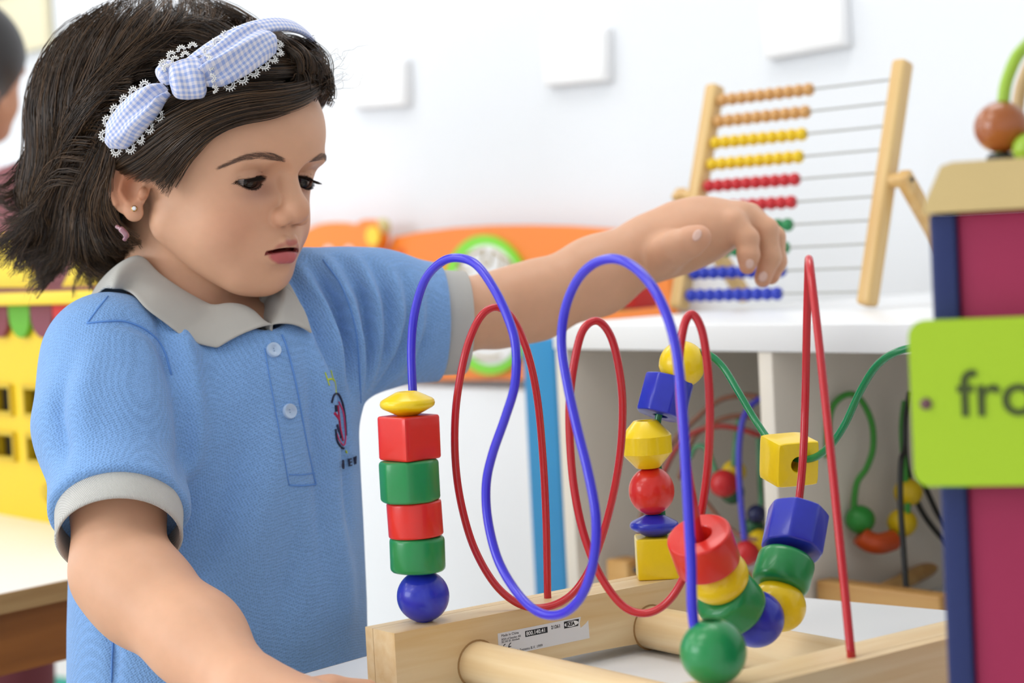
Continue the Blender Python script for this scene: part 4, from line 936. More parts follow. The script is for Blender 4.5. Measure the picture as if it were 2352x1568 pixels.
child=thing('person',[*(JR*.4+JL*.6-Ft*.03)[:2],0],'child in a light blue polo shirt and gingham bow headband reaching over the bead maze','person')
fast_obj('body',V,Fb,SKM,child,{'tint':col},extra=Fx)
# --- finger nails on the reaching hand
NAIL=mat('nail','e8bfae',.25,.5,coat=.4)
for (x,y,rx,ry,dx,dy) in ((1601,540,.0034,.0052,.45,-.9),(1722,606,.0036,.0042,.1,1),(1752,635,.0038,.0044,-.3,1)):
    w=march(body,x,y,1.3); n=grad(body,w[None],.0008)[0]; e2=RT*dx-UP*dy; e2=e2-n*(e2@n); e2/=np.linalg.norm(e2); e1=np.cross(e2,n)
    V_,F_=lathe(w,n,[(1,-.6,1),(.97,.2,1),(.75,.7,1),(.4,.95,1),(.1,1,1)],N=20); q_=V_-w; V_=w+np.outer(q_@e1*rx,e1)+np.outer(q_@e2*ry,e2)+np.outer(q_@n*.0007+.0001,n)
    x_,y_,_=frame_of(n); mobj('fingernail',V_,F_,NAIL,child,True)
# --- eyes
for s in (-1,1):
    g0=np.array([.95,-.03,-.14]); g0/=np.linalg.norm(g0)
    c=h2w((EYE[0],s*EYE[1],EYE[2])); ax=g0@HA
    V_,F_=lathe(c,ax,[(ER*.01*math.sin(a),-ER*.01*math.cos(a),1) for a in np.linspace(.02,np.pi-.02,28)],N=40)
    ey=mobj('eye',V_,F_,mat('eye_white','b9aaa2',.2,coat=.4),child,True)
    V_,F_=lathe(c+ax*.00004,ax,[(.0070,ER*.00992*math.cos(math.asin(.0070/(ER*.01))),1),(.0062,ER*.0100*math.cos(math.asin(.0062/(ER*.01)))+.0001,1),(.0030,.01155+.00028,1),(.0008,.01155+.00045,1)],N=32)
    mobj('iris',V_,F_,mat('iris_dark','120a07',.12,.4,coat=.25),ey,True,60)
# ================================================================ polo shirt
SLR=P(274,1182,1.280); SLL=P(1010,741,1.515)             # sleeve ends
axR=SLR-JR; axR/=np.linalg.norm(axR); axL=SLL-P(880,735,1.49); axL/=np.linalg.norm(axL)
# the cuff rings are tilted: plane normals in space
cuR=axR*.94+np.array([.0,-.30,-.05]); cuR/=np.linalg.norm(cuR); cuL=P(1085,741,1.521)-P(1010,741,1.515); cuL/=np.linalg.norm(cuL)
def shirt0(p):
    d=trunk(p,.004)
    bs=s_chain(p,[(JR-axR*.008,.0425),(P(248,975,1.325),.0472),(SLR,.0415),(SLR+axR*.02,.040)],.02); bs=smax(bs,plane(p,SLR,cuR),.004)
    # cloth hanging behind the near arm
    bs=smin(bs,s_cone(p,P(205,900,1.40),P(212,1080,1.395),.037,.032),.02)
    d=smin(d,bs,.018)
    fs=s_chain(p,[(JL,.0470),(P(900,735,1.495),.0465),(SLL,.0405),(SLL+axL*.02,.040)],.02); fs=smax(fs,plane(p,SLL,cuL),.004)
    d=smin(d,fs,.022)
    d=smin(d,s_cone(p,P(700,660,1.455),P(850,690,1.48),.030,.036),.02)
    return d
def onshirt(x,y): return march(shirt0,x,y,1.15)
def crease(pts,amp,w): return (pts,amp*(2.3 if pts[0][0]>640 and pts[0][1]<700 else 1.7),w)
FOLDS=[
 # ridge (+) and valley (-) lines
 crease([(400,830),(412,930),(418,1030),(412,1120)],-.003,.010),                     # sleeve against the body
 crease([(360,720),(388,790),(398,880)],-.004,.007), crease([(385,700),(425,800),(440,930),(435,1060)],.004,.010),
 crease([(240,742),(300,740),(350,765),(385,820)],-.0022,.006),
 crease([(664,632),(708,702),(744,792),(766,880)],-.0030,.0050), crease([(712,600),(768,690),(800,790),(812,900)],-.0042,.0055), crease([(780,592),(832,682),(850,782),(844,880)],-.0040,.0055),
 crease([(850,602),(890,692),(892,792),(858,890)],-.0036,.0060), crease([(930,640),(945,740),(912,830),(852,912)],-.0034,.0060), crease([(985,680),(975,790),(930,870)],-.0026,.0055),
 crease([(745,592),(802,688),(826,788),(830,892)],.0030,.0055), crease([(688,612),(738,695),(772,792),(790,890)],.0026,.0055), crease([(816,592),(862,686),(872,786),(852,884)],.0028,.006), crease([(892,618),(918,714),(904,810),(856,900)],.0026,.006), crease([(960,655),(962,765),(924,850)],.0022,.006),
 crease([(760,800),(785,900),(795,1050),(800,1250)],-.0030,.008), crease([(735,790),(755,920),(765,1080),(775,1300)],.0032,.010),
 crease([(700,800),(722,950),(735,1120),(740,1300)],-.0026,.008),
 crease([(560,980),(520,1120),(470,1280),(440,1400)],-.0025,.014), crease([(640,1000),(600,1150),(560,1330)],.0028,.016),
 crease([(470,900),(450,1040),(430,1180)],.0025,.012), crease([(690,1180),(660,1330),(640,1480)],-.0022,.014), crease([(780,1200),(790,1330),(800,1450)],.003,.014),
 crease([(150,860),(130,960),(150,1060)],-.004,.007), crease([(215,780),(190,900),(190,1050)],.002,.010),
 crease([(240,1420),(262,1500),(262,1600)],-.0022,.005),
]
_k=np.cumsum([0]+[len(c[0]) for c in FOLDS]); _w=marchN(shirt0,[q for c in FOLDS for q in c[0]],1.15)
FOLDS=[(_w[_k[i]:_k[i+1]],c[1],c[2]) for i,c in enumerate(FOLDS)]
FB=[(np.array(p_).min(0)-3*w-.004,np.array(p_).max(0)+3*w+.004,p_,a,w) for p_,a,w in FOLDS]
VN=onshirt(622,750)-Ft*.016+Z3*.012
def shirt(p):
    d=shirt0(p)
    near=np.abs(d)<.022
    if near.any():
        q=p[near]; e=d[near]; g_=np.stack([shirt0(q+np.eye(3,dtype=f32)[i]*f32(.002))-e for i in range(3)],1); g_/=np.linalg.norm(g_,axis=1)[:,None]+1e-9; q=q-g_*e[:,None]
        for lo,hi,poly,a,w in FB:
            m=((q>lo)&(q<hi)).all(1)
            if m.any():
                dd,t=polydist(q[m],poly); e[m]-=a*np.exp(-(dd/w)**(2 if a>0 else 1.5))*np.sin(np.pi*np.clip(t*.86+.07,0,1)).astype(f32)
        d[near]=e
    d=smax(d,-smin(s_cone(p,NB+cn_*.06,NB-cn_*.012,.0500,.0475),s_cone(p,NB+cn_*.05,VN,.050,.020),.02),.006)  # neck opening
    return np.maximum(d,.435-p[:,2])
cn_=(h2w((-2.6,0,-3.0))-NB); cn_/=np.linalg.norm(cn_)
pts_=np.array([JR,JL,SLR,SLL,P(180,900,1.40)]); slo=np.array([pts_[:,0].min()-.07,1.22,.43]); shi=np.array([SLL[0]+.03,1.62,.825])
SVf=mesh_sdf(shirt,slo,shi,.0024)
def cloth(name,col,rib=None,weave=1500,bs=.35,var=.05,shn=.3):
    """knitted cotton: fine pique or rib relief"""
    m=bpy.data.materials.new(name); m.use_nodes=True; nt=m.node_tree; b=nt.nodes['Principled BSDF']; N=nt.nodes.new; L=nt.links.new
    b.inputs['Roughness'].default_value=.85; b.inputs['Specular IOR Level'].default_value=.2; b.inputs['Sheen Weight'].default_value=shn; b.inputs['Sheen Roughness'].default_value=.4
    tc=N('ShaderNodeTexCoord'); mp=N('ShaderNodeMapping'); L(tc.outputs['Object'],mp.inputs[0])
    c=lin(col)
    if rib is not None:
        d=Vector(rib).normalized(); mp.inputs['Rotation'].default_value=d.rotation_difference(Vector((1,0,0))).to_euler()
        w=N('ShaderNodeTexWave'); w.inputs['Scale'].default_value=weave; w.bands_direction='X'; L(mp.outputs[0],w.inputs['Vector']); hgt=w.outputs['Fac']
    else:
        mp.inputs['Rotation'].default_value=(.3,.5,.8)
        w=N('ShaderNodeTexVoronoi'); w.inputs['Scale'].default_value=weave; w.inputs['Randomness'].default_value=.35; L(mp.outputs[0],w.inputs['Vector']); hgt=w.outputs['Distance']
    n=N('ShaderNodeTexNoise'); n.inputs['Scale'].default_value=45; n.inputs['Detail'].default_value=3; L(tc.outputs['Object'],n.inputs['Vector'])
    ad=N('ShaderNodeMath'); ad.operation='MULTIPLY_ADD'; ad.inputs[1].default_value=1.0; L(hgt,ad.inputs[0]); sc_=N('ShaderNodeMath'); sc_.operation='MULTIPLY'; sc_.inputs[1].default_value=.25; L(n.outputs['Fac'],sc_.inputs[0]); L(sc_.outputs[0],ad.inputs[2])
    r=N('ShaderNodeMapRange'); r.inputs[1].default_value=.15; r.inputs[2].default_value=1.0; L(ad.outputs[0],r.inputs[0])
    mx=N('ShaderNodeMix'); mx.data_type='RGBA'; mx.inputs[6].default_value=tuple(v*(1-var*2) for v in c[:3])+(1,); mx.inputs[7].default_value=tuple(min(1,v*(1+var)) for v in c[:3])+(1,); L(r.outputs[0],mx.inputs[0]); L(mx.outputs[2],b.inputs['Base Color'])
    bp=N('ShaderNodeBump'); bp.inputs['Strength'].default_value=bs; bp.inputs['Distance'].default_value=.0011; L(hgt,bp.inputs['Height']); L(bp.outputs[0],b.inputs['Normal']); MATS[name]=m; return m
BLUC=cloth('shirt_pique','84afe6',None,640,.65,.12); GRYC=cloth('rib_grey','c9c5bd',Lt,620,.5); GRYC2=cloth('rib_grey_cuff','cfccc6',Lt,420,.5); GRYC3=cloth('rib_grey_far_cuff','cfccc6',axL,420,.5)
sh_=fast_obj('polo_shirt',*SVf,BLUC,child)
# --- ribbed cuffs
def ring(c,n,prof,ell=1.0,ref=None,N=64):
    x,y,a=frame_of(n,ref); t=np.linspace(0,2*np.pi,N,endpoint=False); V=[]
    for r,h in prof: V.append(c+r*(np.cos(t)[:,None]*x*ell+np.sin(t)[:,None]*y)+a*h)
    m=len(prof); Fc=[[i*N+j,i*N+(j+1)%N,((i+1)%m)*N+(j+1)%N,((i+1)%m)*N+j] for i in range(m) for j in range(N)]
    return np.concatenate(V),Fc
pr=[(.0425,-.003),(.0432,.0),(.0428,.008),(.0424,.016),(.0425,.0225),(.0415,.0242),(.0402,.0238),(.0398,.016),(.0398,.002)]
V_,F_=ring(SLR-cuR*.003,cuR,[(r*.985,h) for r,h in pr]); mobj('cuff',V_,F_,GRYC2,sh_,True)
pr=[(.0412,-.003),(.0418,.0),(.0416,.008),(.0413,.015),(.0413,.0212),(.0405,.0226),(.0394,.0222),(.0390,.015),(.0390,.002)]
V_,F_=ring(SLL-cuL*.003,cuL,pr); mobj('cuff',V_,F_,GRYC3,sh_,True)
# --- collar: fold line round the neck, outer edge lying on the shirt; near half traced, far half mirrored in the torso's mid plane
def onneck(x,y,g): return march(lambda p: smin(neck(p),head_cm(w2h(p))*f32(.01)+.02,.01)-g,x,y,1.2)
fold=[(618,746),(572,736),(505,710),(430,672),(365,628),(318,588)]; outer=[(500,799),(440,784),(385,748),(330,706),(285,672),(252,648)]
front=onshirt(622,750)+CAM*0
fT=[front+Ft*.003+Z3*.002]+list(marchN(lambda p: smin(neck(p),head_cm(w2h(p))*f32(.01)+.02,.01)-.0095,fold[1:],1.2))
fB=list(marchN(shirt0,outer,1.15)); fB=[b-(b-CAM)/np.linalg.norm(b-CAM)*.0045 for b in fB]
nc=NB+cn_*.022
def around(ang,r,h): return nc+(-Ft*math.cos(ang)-Lt*math.sin(ang))*r+cn_*h
for ang in (60,30,0):
    a=math.radians(ang); fT.append(around(a,.0545,.026)); 
    b=around(a,.083,-.012-.004*math.cos(a)); fB.append(b)
mid=front
def mirror(v): return v-2*((v-mid)@Lt)*Lt
farT=list(marchN(lambda p: neck(p)-.0095,[(606,648),(602,668),(600,690),(603,714)],1.2))+[front+Ft*.003+Z3*.002]
farB=list(marchN(shirt0,[(640,628),(664,660),(684,695),(704,735),(716,767)],1.15)); farB=[b-(b-CAM)/np.linalg.norm(b-CAM)*.004 for b in farB]
T=np.array(fT+[mirror(v) for v in fT[-3:-1][::-1]]+farT); B_=np.array(fB+[mirror(v)*.22+.78*mirror(t_) for v,t_ in zip(fB[-3:-1][::-1],fT[-3:-1][::-1])]+farB)
T=spline(T,7); B_=spline(B_,7); nS=len(T); nR=9; rows=[]
cenv=nc
for k in range(nR):
    t=k/(nR-1); row=T*(1-t)+B_*t
    outw=row-nc; outw-=np.outer(outw@cn_,cn_); outw/=np.linalg.norm(outw,axis=1)[:,None]
    rows.append(row+outw*(.0055*math.sin(math.pi*min(1,t*1.15))**.7 if t<.87 else .0)[...,None] if False else row+(outw*.6+cn_*.6)*(.0050*math.sin(math.pi*t)))
for k in range(1,nR):
    for _ in range(2):
        sd=chunked(shirt0,rows[k]); rows[k]=rows[k]+grad(shirt0,rows[k])*np.maximum(0,.0035-sd)[:,None]
for _ in range(10):
    sd=chunked(shirt0,rows[-1]); rows[-1]=rows[-1]-grad(shirt0,rows[-1])*(np.clip(sd-.0025,-.01,.01)*.8)[:,None]
# inner stand: from the fold down inside
inner=T-cn_*.016*1.0; oi=T-nc; oi-=np.outer(oi@cn_,cn_); oi/=np.linalg.norm(oi,axis=1)[:,None]; inner=inner-oi*.002
grid=[inner,T-oi*.0018-cn_*.001]+rows; V_=np.concatenate(grid); nG=len(grid)
F_=[[i*nS+j,i*nS+j+1,(i+1)*nS+j+1,(i+1)*nS+j] for i in range(nG-1) for j in range(nS-1)]
co_=mobj('collar',V_,F_,GRYC,sh_,True); md_=co_.modifiers.new('thickness','SOLIDIFY'); md_.thickness=.0022; md_.offset=0; sd_=co_.modifiers.new('smooth','SUBSURF'); sd_.levels=1; sd_.render_levels=1
# --- buttons
BTN=mat('button_plastic','b4cbe8',.15,.6,coat=.6)
def snorm(w): return grad(shirt,np.asarray(w)[None])[0]
for x,y in ((628,804),(664,944)):
    w=march(shirt,x,y,1.15); n=snorm(w); V_,F_=lathe(w+n*.0006,n,[(.0006,.0004,1),(.0014,.0004,1),(.0026,.0008,1),(.0042,.0018,1),(.0052,.0018,1),(.0055,.0010,1),(.0055,-.001,1)][::-1],N=28); bt=mobj('button',V_,F_,BTN,sh_,True,50)
    x_,y_,_=frame_of(n)
    for s in (-1,1): V_,F_=lathe(w+n*.0008+x_*s*.0009,n,[(.0004,0,1),(.0004,.0005,1)],N=8); mobj('button_hole',V_,F_,mat('button_thread','7d97b8',.7),bt,True,50)
def stitch(pts,r=.0005,m=None,nm='seam',lift=.0003):
    pts=spline(pts,5); w=marchN(shirt,pts,1.15); w=[a-(a-CAM)/np.linalg.norm(a-CAM)*lift for a in w]
    V_,F_=tube(w,r,6); mobj(nm,V_,F_,m or mat('seam_thread','6496dc',.9),sh_,True)
stitch([(648,768),(660,800),(680,880),(700,990),(718,1080),(726,1112)],.0007); stitch([(608,800),(622,880),(640,980),(655,1060),(664,1112)],.0004)
stitch([(664,1090),(695,1090),(724,1086)],.0004); stitch([(664,1114),(695,1115),(726,1112)],.0006)
stitch([(200,742),(240,738),(290,738),(340,760),(375,800),(394,860)],.0007); stitch([(200,742),(222,712),(248,680)],.0006)
stitch([(742,596),(786,660),(816,750),(826,850),(829,925)],.0006)
stitch([(262,1440),(258,1500),(256,1566)],.0006)
# --- embroidered badge on the chest
def emb(pts,r,c,nm='badge'): 
    pts=spline(pts,6); w=marchN(shirt,pts,1.15); w=[a-(a-CAM)/np.linalg.norm(a-CAM)*.0002 for a in w]; V_,F_=tube(w,r*.75,6); mobj(nm,V_,F_,mat('thread_'+c,c,.8),sh_,True)
emb([(762,925),(767,908),(776,904),(785,920),(791,945),(794,975),(795,1000)],.0011,'1d2140'); emb([(771,985),(774,1010),(782,1025),(790,1030)],.0012,'1d2140')
emb([(776,930),(779,960),(782,985),(788,1012)],.0011,'c8285a'); emb([(778,922),(788,945),(792,975),(794,1005),(790,1022),(780,1012),(774,995)],.0008,'d8407a')
emb([(768,948),(774,955),(780,970)],.0014,'b81e50'); emb([(771,930),(772,945)],.0016,'1d2140'); emb([(774,975),(778,990),(783,1005)],.0014,'20264a')
emb([(747,855),(752,870),(757,885)],.0006,'c4d628'); emb([(760,850),(764,866),(770,880),(772,905)],.0007,'c4d628'); emb([(752,872),(762,870),(768,874)],.0009,'c4d628'); emb([(794,1034),(797,1040)],.0010,'b8cc2a')
w=march(shirt,779,1078,1.15); n=snorm(w); u_=np.cross(Z3,n); u_/=np.linalg.norm(u_); v_=np.cross(n,u_)
tx=text_mesh('C A R E  W',.0080,w+u_*.001,u_,v_,mat('thread_1d2140','1d2140',.8),sh_,name='badge_lettering',off=.0,extr=.0004,xs=.95,weight=.00012)
off_=rootloc(tx); tv=np.array([q.co[:] for q in tx.data.vertices])+off_; lift_=(tv-w)@n
base_=tv-np.outer(lift_,n)
for _ in range(6): base_=base_-grad(shirt,base_)*chunked(shirt,base_)[:,None]
tv=base_+grad(shirt,base_)*(lift_[:,None]+.0018)
for q,c in zip(tx.data.vertices,tv-off_): q.co=c
# --- trousers and shoes below the table edge
NVC=mat('trouser_navy','26324e',.85)
def legs(p):
    c=P(505,1450,1.432); d=s_ell(p,(c[0],c[1],.43),(.115,.105,.09))
    for s in (-1,1):
        h=np.array([c[0],c[1],.42])+Lt*s*.052; k=h+Ft*.012; k[2]=.24; a=h-Ft*.005; a[2]=.075; d=smin(d,s_chain(p,[(h,.066),(k,.052),(a,.047)],.02),.02)
    return np.maximum(d,.06-p[:,2])
c=P(505,1450,1.432); V_,F_=mesh_sdf(legs,[c[0]-.17,c[1]-.16,.05],[c[0]+.17,c[1]+.16,.54],.006); fast_obj('trousers',V_,F_,NVC,child)
for s in (-1,1):
    h=np.array([c[0],c[1],0])+Lt*s*.052
    f_=lambda p: np.maximum(smin(s_ell(p,h+Ft*.03+Z3*.02,(.036,.036,.035)),s_cone(p,h-Ft*.02+Z3*.03,h+Ft*.07+Z3*.025,.034,.027),.02),.001-p[:,2])
    V_,F_=mesh_sdf(f_,h-[.12,.12,.005],h+[.12,.12,.09],.005); fast_obj('shoe',V_,F_,mat('shoe_black','202022',.5),child)

# ================================================================ hair
DOWN=HA@np.array([0,0,-1.])                                # world down in head-local axes
BN=np.array([1,0,-.667]); BN/=np.linalg.norm(BN)
def bandd(q): return (q-np.array([4.,0,12.]))@BN           # <0 behind the headband
def hvol(q):
    q=np.asarray(q,f32)
    d=s_ell(q,(-5.0,0,4.1),(11.0,9.2,9.7)); d=smin(d,s_ell(q,(-6.6,0,-1.8),(9.6,8.7,4.6)),2.5); return d
def hgrad(q,e=.05):
    g=np.stack([hvol(q+np.eye(3)[i]*e)-hvol(q-np.eye(3)[i]*e) for i in range(3)],1); return g/(np.linalg.norm(g,axis=1)[:,None]+1e-9)
rh=np.random.default_rng(11)
def unit(v): return v/(np.linalg.norm(v,axis=-1,keepdims=True)+1e-9)
def resample(path,K):
    """path (N,S,3) -> K points evenly by arc length"""
    seg=np.linalg.norm(np.diff(path,axis=1),axis=2); L=np.concatenate([np.zeros((len(path),1)),np.cumsum(seg,1)],1); out=np.empty((len(path),K,3))
    for i in range(len(path)):
        t=np.linspace(0,L[i,-1],K)
        for a in range(3): out[i,:,a]=np.interp(t,L[i],path[i,:,a])
    return out
# --- back and side hair: guides follow the outside of the volume, then fall and flip out
NG=800
q=unit(rh.normal(size=(NG*14,3)))*[11.0,9.2,9.7]+[-5.0,0,4.1]
q=q[(bandd(q)<-.1)&(q[:,2]>-.5)]
near=bandd(q)>-1.8; keep=near|(rh.random(len(q))<.55); q=q[keep][:NG]
NG=len(q); lev=rh.uniform(-1.6,.25,NG); endz=rh.uniform(-7.6,-4.0,NG)+ .12*(q[:,0]+5)
# side locks in front of the ear line must stop behind the ear
d=np.zeros((NG,3)); pos=q.copy(); paths=[pos.copy()]; frozen=np.zeros(NG,bool); flip=np.zeros(NG); sw=rh.uniform(-.25,.25,NG)
ph1=rh.uniform(0,6.28,NG); curl=rh.uniform(.5,1.6,NG)
for it in range(44):
    g_=hgrad(pos); w=np.clip(-bandd(pos)/9,0,1)[:,None]
    f=(-BN*1.0+np.array([0,0,.15]))*(1-w)+DOWN*(w*1.5+.50)+np.stack([sw*.6+.12*np.sin(ph1+it*.45),np.sign(pos[:,1])*.10,np.zeros(NG)],1)
    f=f-g_*(f*g_).sum(1)[:,None]*.98; f=unit(f)
    tail=np.clip((endz+3.2-pos[:,2])/3.2,0,1.4)[:,None]*curl[:,None]
    f=unit(f+g_*(.95*tail)+np.array([0,0,.50])*np.maximum(tail-.35,0)*(1 if True else 0))
    d=f if it==0 else unit(d*.55+f*.45)
    step=np.where(frozen,0,.55)[:,None]; pos=pos+d*step
    cor=(hvol(pos)-lev)*np.where(frozen,0,np.clip(1-tail[:,0]*1.5,0,1)); pos=pos-hgrad(pos)*(cor*.5)[:,None]
    flip=np.where(pos[:,2]<endz,flip+1,flip); frozen|=flip>5
    paths.append(pos.copy())
G1=resample(np.stack(paths,1),20)
# locks on the near side that hang behind the ear and flip at the collar
rowsN=[[(205,150),(130,250),(70,350),(35,410),(2,428),(-22,415)],[(215,190),(145,290),(90,390),(62,450),(30,485),(4,478)],[(228,235),(165,335),(115,430),(92,500),(70,560),(42,572)],[(238,275),(185,370),(145,460),(132,530),(118,585),(92,596)],
 [(245,305),(205,395),(178,475),(172,545),(180,598),(205,614)],[(252,330),(225,405),(205,480),(206,548),(228,596),(262,606)],[(258,345),(240,410),(228,475),(236,535),(262,578),(296,578)],[(262,352),(250,412),(246,468),(262,512),(290,545),(304,560)]]
rowsN=np.array([resample(np.concatenate([spline(r_,6),np.zeros((31,1))],1)[None],22)[0][:,:2] for r_ in rowsN])
NN=190; a=rh.uniform(0,len(rowsN)-1.001,NN); i0=a.astype(int); t=(a-i0)[:,None,None]
px=rowsN[i0]*(1-t)+rowsN[i0+1]*t; px=px+np.cumsum(rh.normal(0,2.2,px.shape),1)*.6+np.linspace(0,1,22)[None,:,None]**2*rh.normal(0,14,(NN,1,2))
off=rh.uniform(-.002,.014,NN)[:,None]*np.ones((1,22))
b_=marchN(lambda p: hvol(w2h(p))*f32(.01)+.006,px.reshape(-1,2),1.1); Dn=proj(b_)[:,2].reshape(NN,22)
Dn=np.array([np.convolve(np.pad(r_,3,'edge'),np.ones(7)/7,'valid') for r_ in Dn])+off
G5=np.array([[P(x,y,D) for (x,y),D in zip(pr_,dr_)] for pr_,dr_ in zip(px,Dn)]); G5=resample((G5-HO)@HA.T*100,20)
# --- front hair: traced from the parting over the temple to the ear
rowsF=[[(708,96),(680,102),(620,116),(530,138),(440,180),(350,238),(270,300)],
 [(726,136),(695,148),(630,160),(540,176),(450,214),(370,262),(300,318),(255,360)],
 [(733,166),(700,188),(625,205),(530,218),(440,250),(360,296),(300,342),(258,382)],
 [(735,186),(700,213),(625,236),(535,250),(455,284),(392,325),(332,365),(270,392)],
 [(734,202),(690,234),(625,256),(545,270),(482,298),(432,342),(395,385),(360,410)],
 [(731,216),(685,244),(620,266),(545,284),(492,312),(448,356),(418,402),(396,452)]]
rowsF=[spline(r,6) for r in rowsF]; rowsF=[resample(np.concatenate([r,np.zeros((len(r),1))],1)[None],22)[0][:,:2] for r in rowsF]; rowsF=np.array(rowsF)
NF=330; a=rh.uniform(0,len(rowsF)-1.001,NF); i0=a.astype(int); t=(a-i0)[:,None,None]
px=rowsF[i0]*(1-t)+rowsF[i0+1]*t; px=px+np.cumsum(rh.normal(0,1.3,px.shape),1)*.5
hgt=(rh.uniform(.0055,.017,NF)*(1-.45*np.clip((a-3.2)/1.8,0,1)))[:,None]*np.clip(np.sin(np.linspace(.12,2.6,22)),.45,1)
st=rh.integers(0,6,NF)
def skull(p):
    s=w2h(p); d=s_ell(s,(-.4,0,4.0),(8.3,6.85,7.2)); d=smin(d,s_ell(s,(2.7,0,5.0),(5.55,5.75,4.7)),1.5); d=smin(d,s_ell(s,(2.0,0,-.6),(4.75,5.6,5.6)),1.6); return d*f32(.01)
base=marchN(lambda p: skull(p)-.003,px.reshape(-1,2),1.15); nr=grad(skull,base,.003)
pf=((base+nr*hgt.reshape(-1,1))-HO)@HA.T*100; pf=pf.reshape(NF,22,3)
ok=(np.linalg.norm(np.diff(pf,axis=1),axis=2)<3).all(1); pf=pf[ok]
pf=np.stack([np.concatenate([p_[s_:],np.repeat(p_[-1:],s_,0)]) for p_,s_ in zip(pf,st)])
ne=rh.integers(14,23,len(pf)); pf=np.stack([np.concatenate([p_[:n_],np.repeat(p_[n_-1:n_],22-n_,0)]) for p_,n_ in zip(pf,ne)])
G2=resample(pf,20)
G2m=G2[a[ok]<1.3]*[1,-1,1]
# --- short tuft standing up from the parting at the front
NT=46; r0=np.stack([rh.uniform(5.2,7.7,NT),rh.uniform(-.5,3.2,NT),np.zeros(NT)],1); r0[:,2]=8.9-.25*(r0[:,0]-5.5)+rh.uniform(-.8,.6,NT)-np.maximum(0,r0[:,1]-2)*.25
T0=[]
for r in r0:
    k=rh.uniform(.6,1.15); T0.append(spline([r,r+np.array([.35,.15,.9])*k,r+np.array([-.1,.2,1.9])*k,r+np.array([-1.6,.1,2.6])*k,r+np.array([-3.2,-.4,2.7])*k],5))
G3=resample(np.array(T0),20)
# --- fine wisps
NW=60; wi=[]
for k in range(NW):
    c=rh.choice([0,2])
    if c==0: r=np.array([rh.uniform(6.2,8.6),rh.uniform(0,4.5),rh.uniform(8.2,10.5)]); dr=np.array([.7,.3,.5])
    elif c==1: r=np.array([rh.uniform(4.2,7.4),-rh.uniform(4.6,6.6),rh.uniform(4.6,6.4)]); dr=np.array([.25,-.30,-.45])*.6
    else: r=G1[rh.integers(NG)][-1]; dr=unit(r-np.array([-5,0,2]))*.8
    L=rh.uniform(1.2,3.2); w_=unit(rh.normal(size=3)); pts_=[r+dr*L*s_+w_*.5*L*.5*math.sin(s_*rh.uniform(2,4.5))+rh.normal(0,.06,3) for s_ in np.linspace(0,1,7)]; wi.append(spline(pts_,4))
G4=resample(np.array(wi),20)
def locks(G,n,rad,tipc,rw,wave=.05,tight=1.0):
    N,K,_=G.shape; T=unit(np.gradient(G,axis=1)); up=np.cross(T,np.array([.3,.2,.9])); up=unit(up); bi=np.cross(T,up)
    s=np.linspace(0,1,K)[None,:,None]; out=[]
    for k in range(n):
        a=rh.uniform(0,6.28,(N,1,1)); r=rad*np.sqrt(rh.random((N,1,1)))*(1-(1-tipc)*s**1.3)
        ph=rh.uniform(0,6.28,(N,1,1)); fr=rh.uniform(4,11,(N,1,1))
        c=G+(np.cos(a)*up+np.sin(a)*bi)*r+wave*(np.sin(fr*s+ph)*up+np.cos(fr*.8*s+ph)*bi)*(.3+s)
        cut=rh.uniform(.86,1.0,(N,1)) ; out.append((c,cut))
    P_=np.concatenate([resample(np.stack([c[i,:max(4,int(K*cu[i,0]))] if False else c[i] for i in range(N)]),K) if False else c for c,cu in out]); return P_
S=np.concatenate([locks(G5,13,.40,.4,0,.11),locks(G1,11,.42,.4,0,.09),locks(G2,11,.26,.6,0,.03),locks(G3,14,.35,.5,0,.06)]); nv=len(S)
Sm=locks(G2m[::1],5,.30,.6,0,.03)
S=np.concatenate([S,Sm,G4]); M,K,_=S.shape
rad=np.concatenate([np.full(nv,.00023),np.full(len(Sm),.0003),np.full(len(G4),.00010)])
def strands(S,rad,taper=.35):
    Wp=HO+(S/100)@HA; T=unit(np.gradient(Wp,axis=1)); u=unit(np.cross(T,np.array([.21,.93,.3]))); v=np.cross(T,u)
    K=S.shape[1]; prof=np.interp(np.linspace(0,1,K),[0,.1,.7,1],[.7,1,1,taper])[None,:,None]*rad[:,None,None]
    R=np.stack([Wp+(math.cos(x)*u+math.sin(x)*v)*prof for x in (0,2.094,4.189)],2)   # M,K,3,3
    V=R.reshape(-1,3); m=len(S); i=np.arange(m)[:,None,None]*K*3+np.arange(K-1)[None,:,None]*3; j=np.arange(3)[None,None,:]; j2=(j+1)%3
    Fq=np.stack([i+j,i+j2,i+3+j2,i+3+j],-1).reshape(-1,4); return V,Fq
V_,F_=strands(S,rad)
cA,cB,cC=[np.array(lin(c)[:3]) for c in ('231811','44311f','77593d')]
r=rh.random((M,1)); tint=np.where(r<.6,cA*(1-r/.6)+cB*(r/.6),cB*(1-(r-.6)/.4)+cC*((r-.6)/.4)); tint=np.repeat(tint,K*3,0)
def hair_mat():
    m=bpy.data.materials.new('hair'); m.use_nodes=True; nt=m.node_tree; b=nt.nodes['Principled BSDF']; a=nt.nodes.new('ShaderNodeVertexColor'); a.layer_name='tint'
    nt.links.new(a.outputs['Color'],b.inputs['Base Color']); b.inputs['Roughness'].default_value=.33; b.inputs['Specular IOR Level'].default_value=.5; return m
HM=hair_mat()
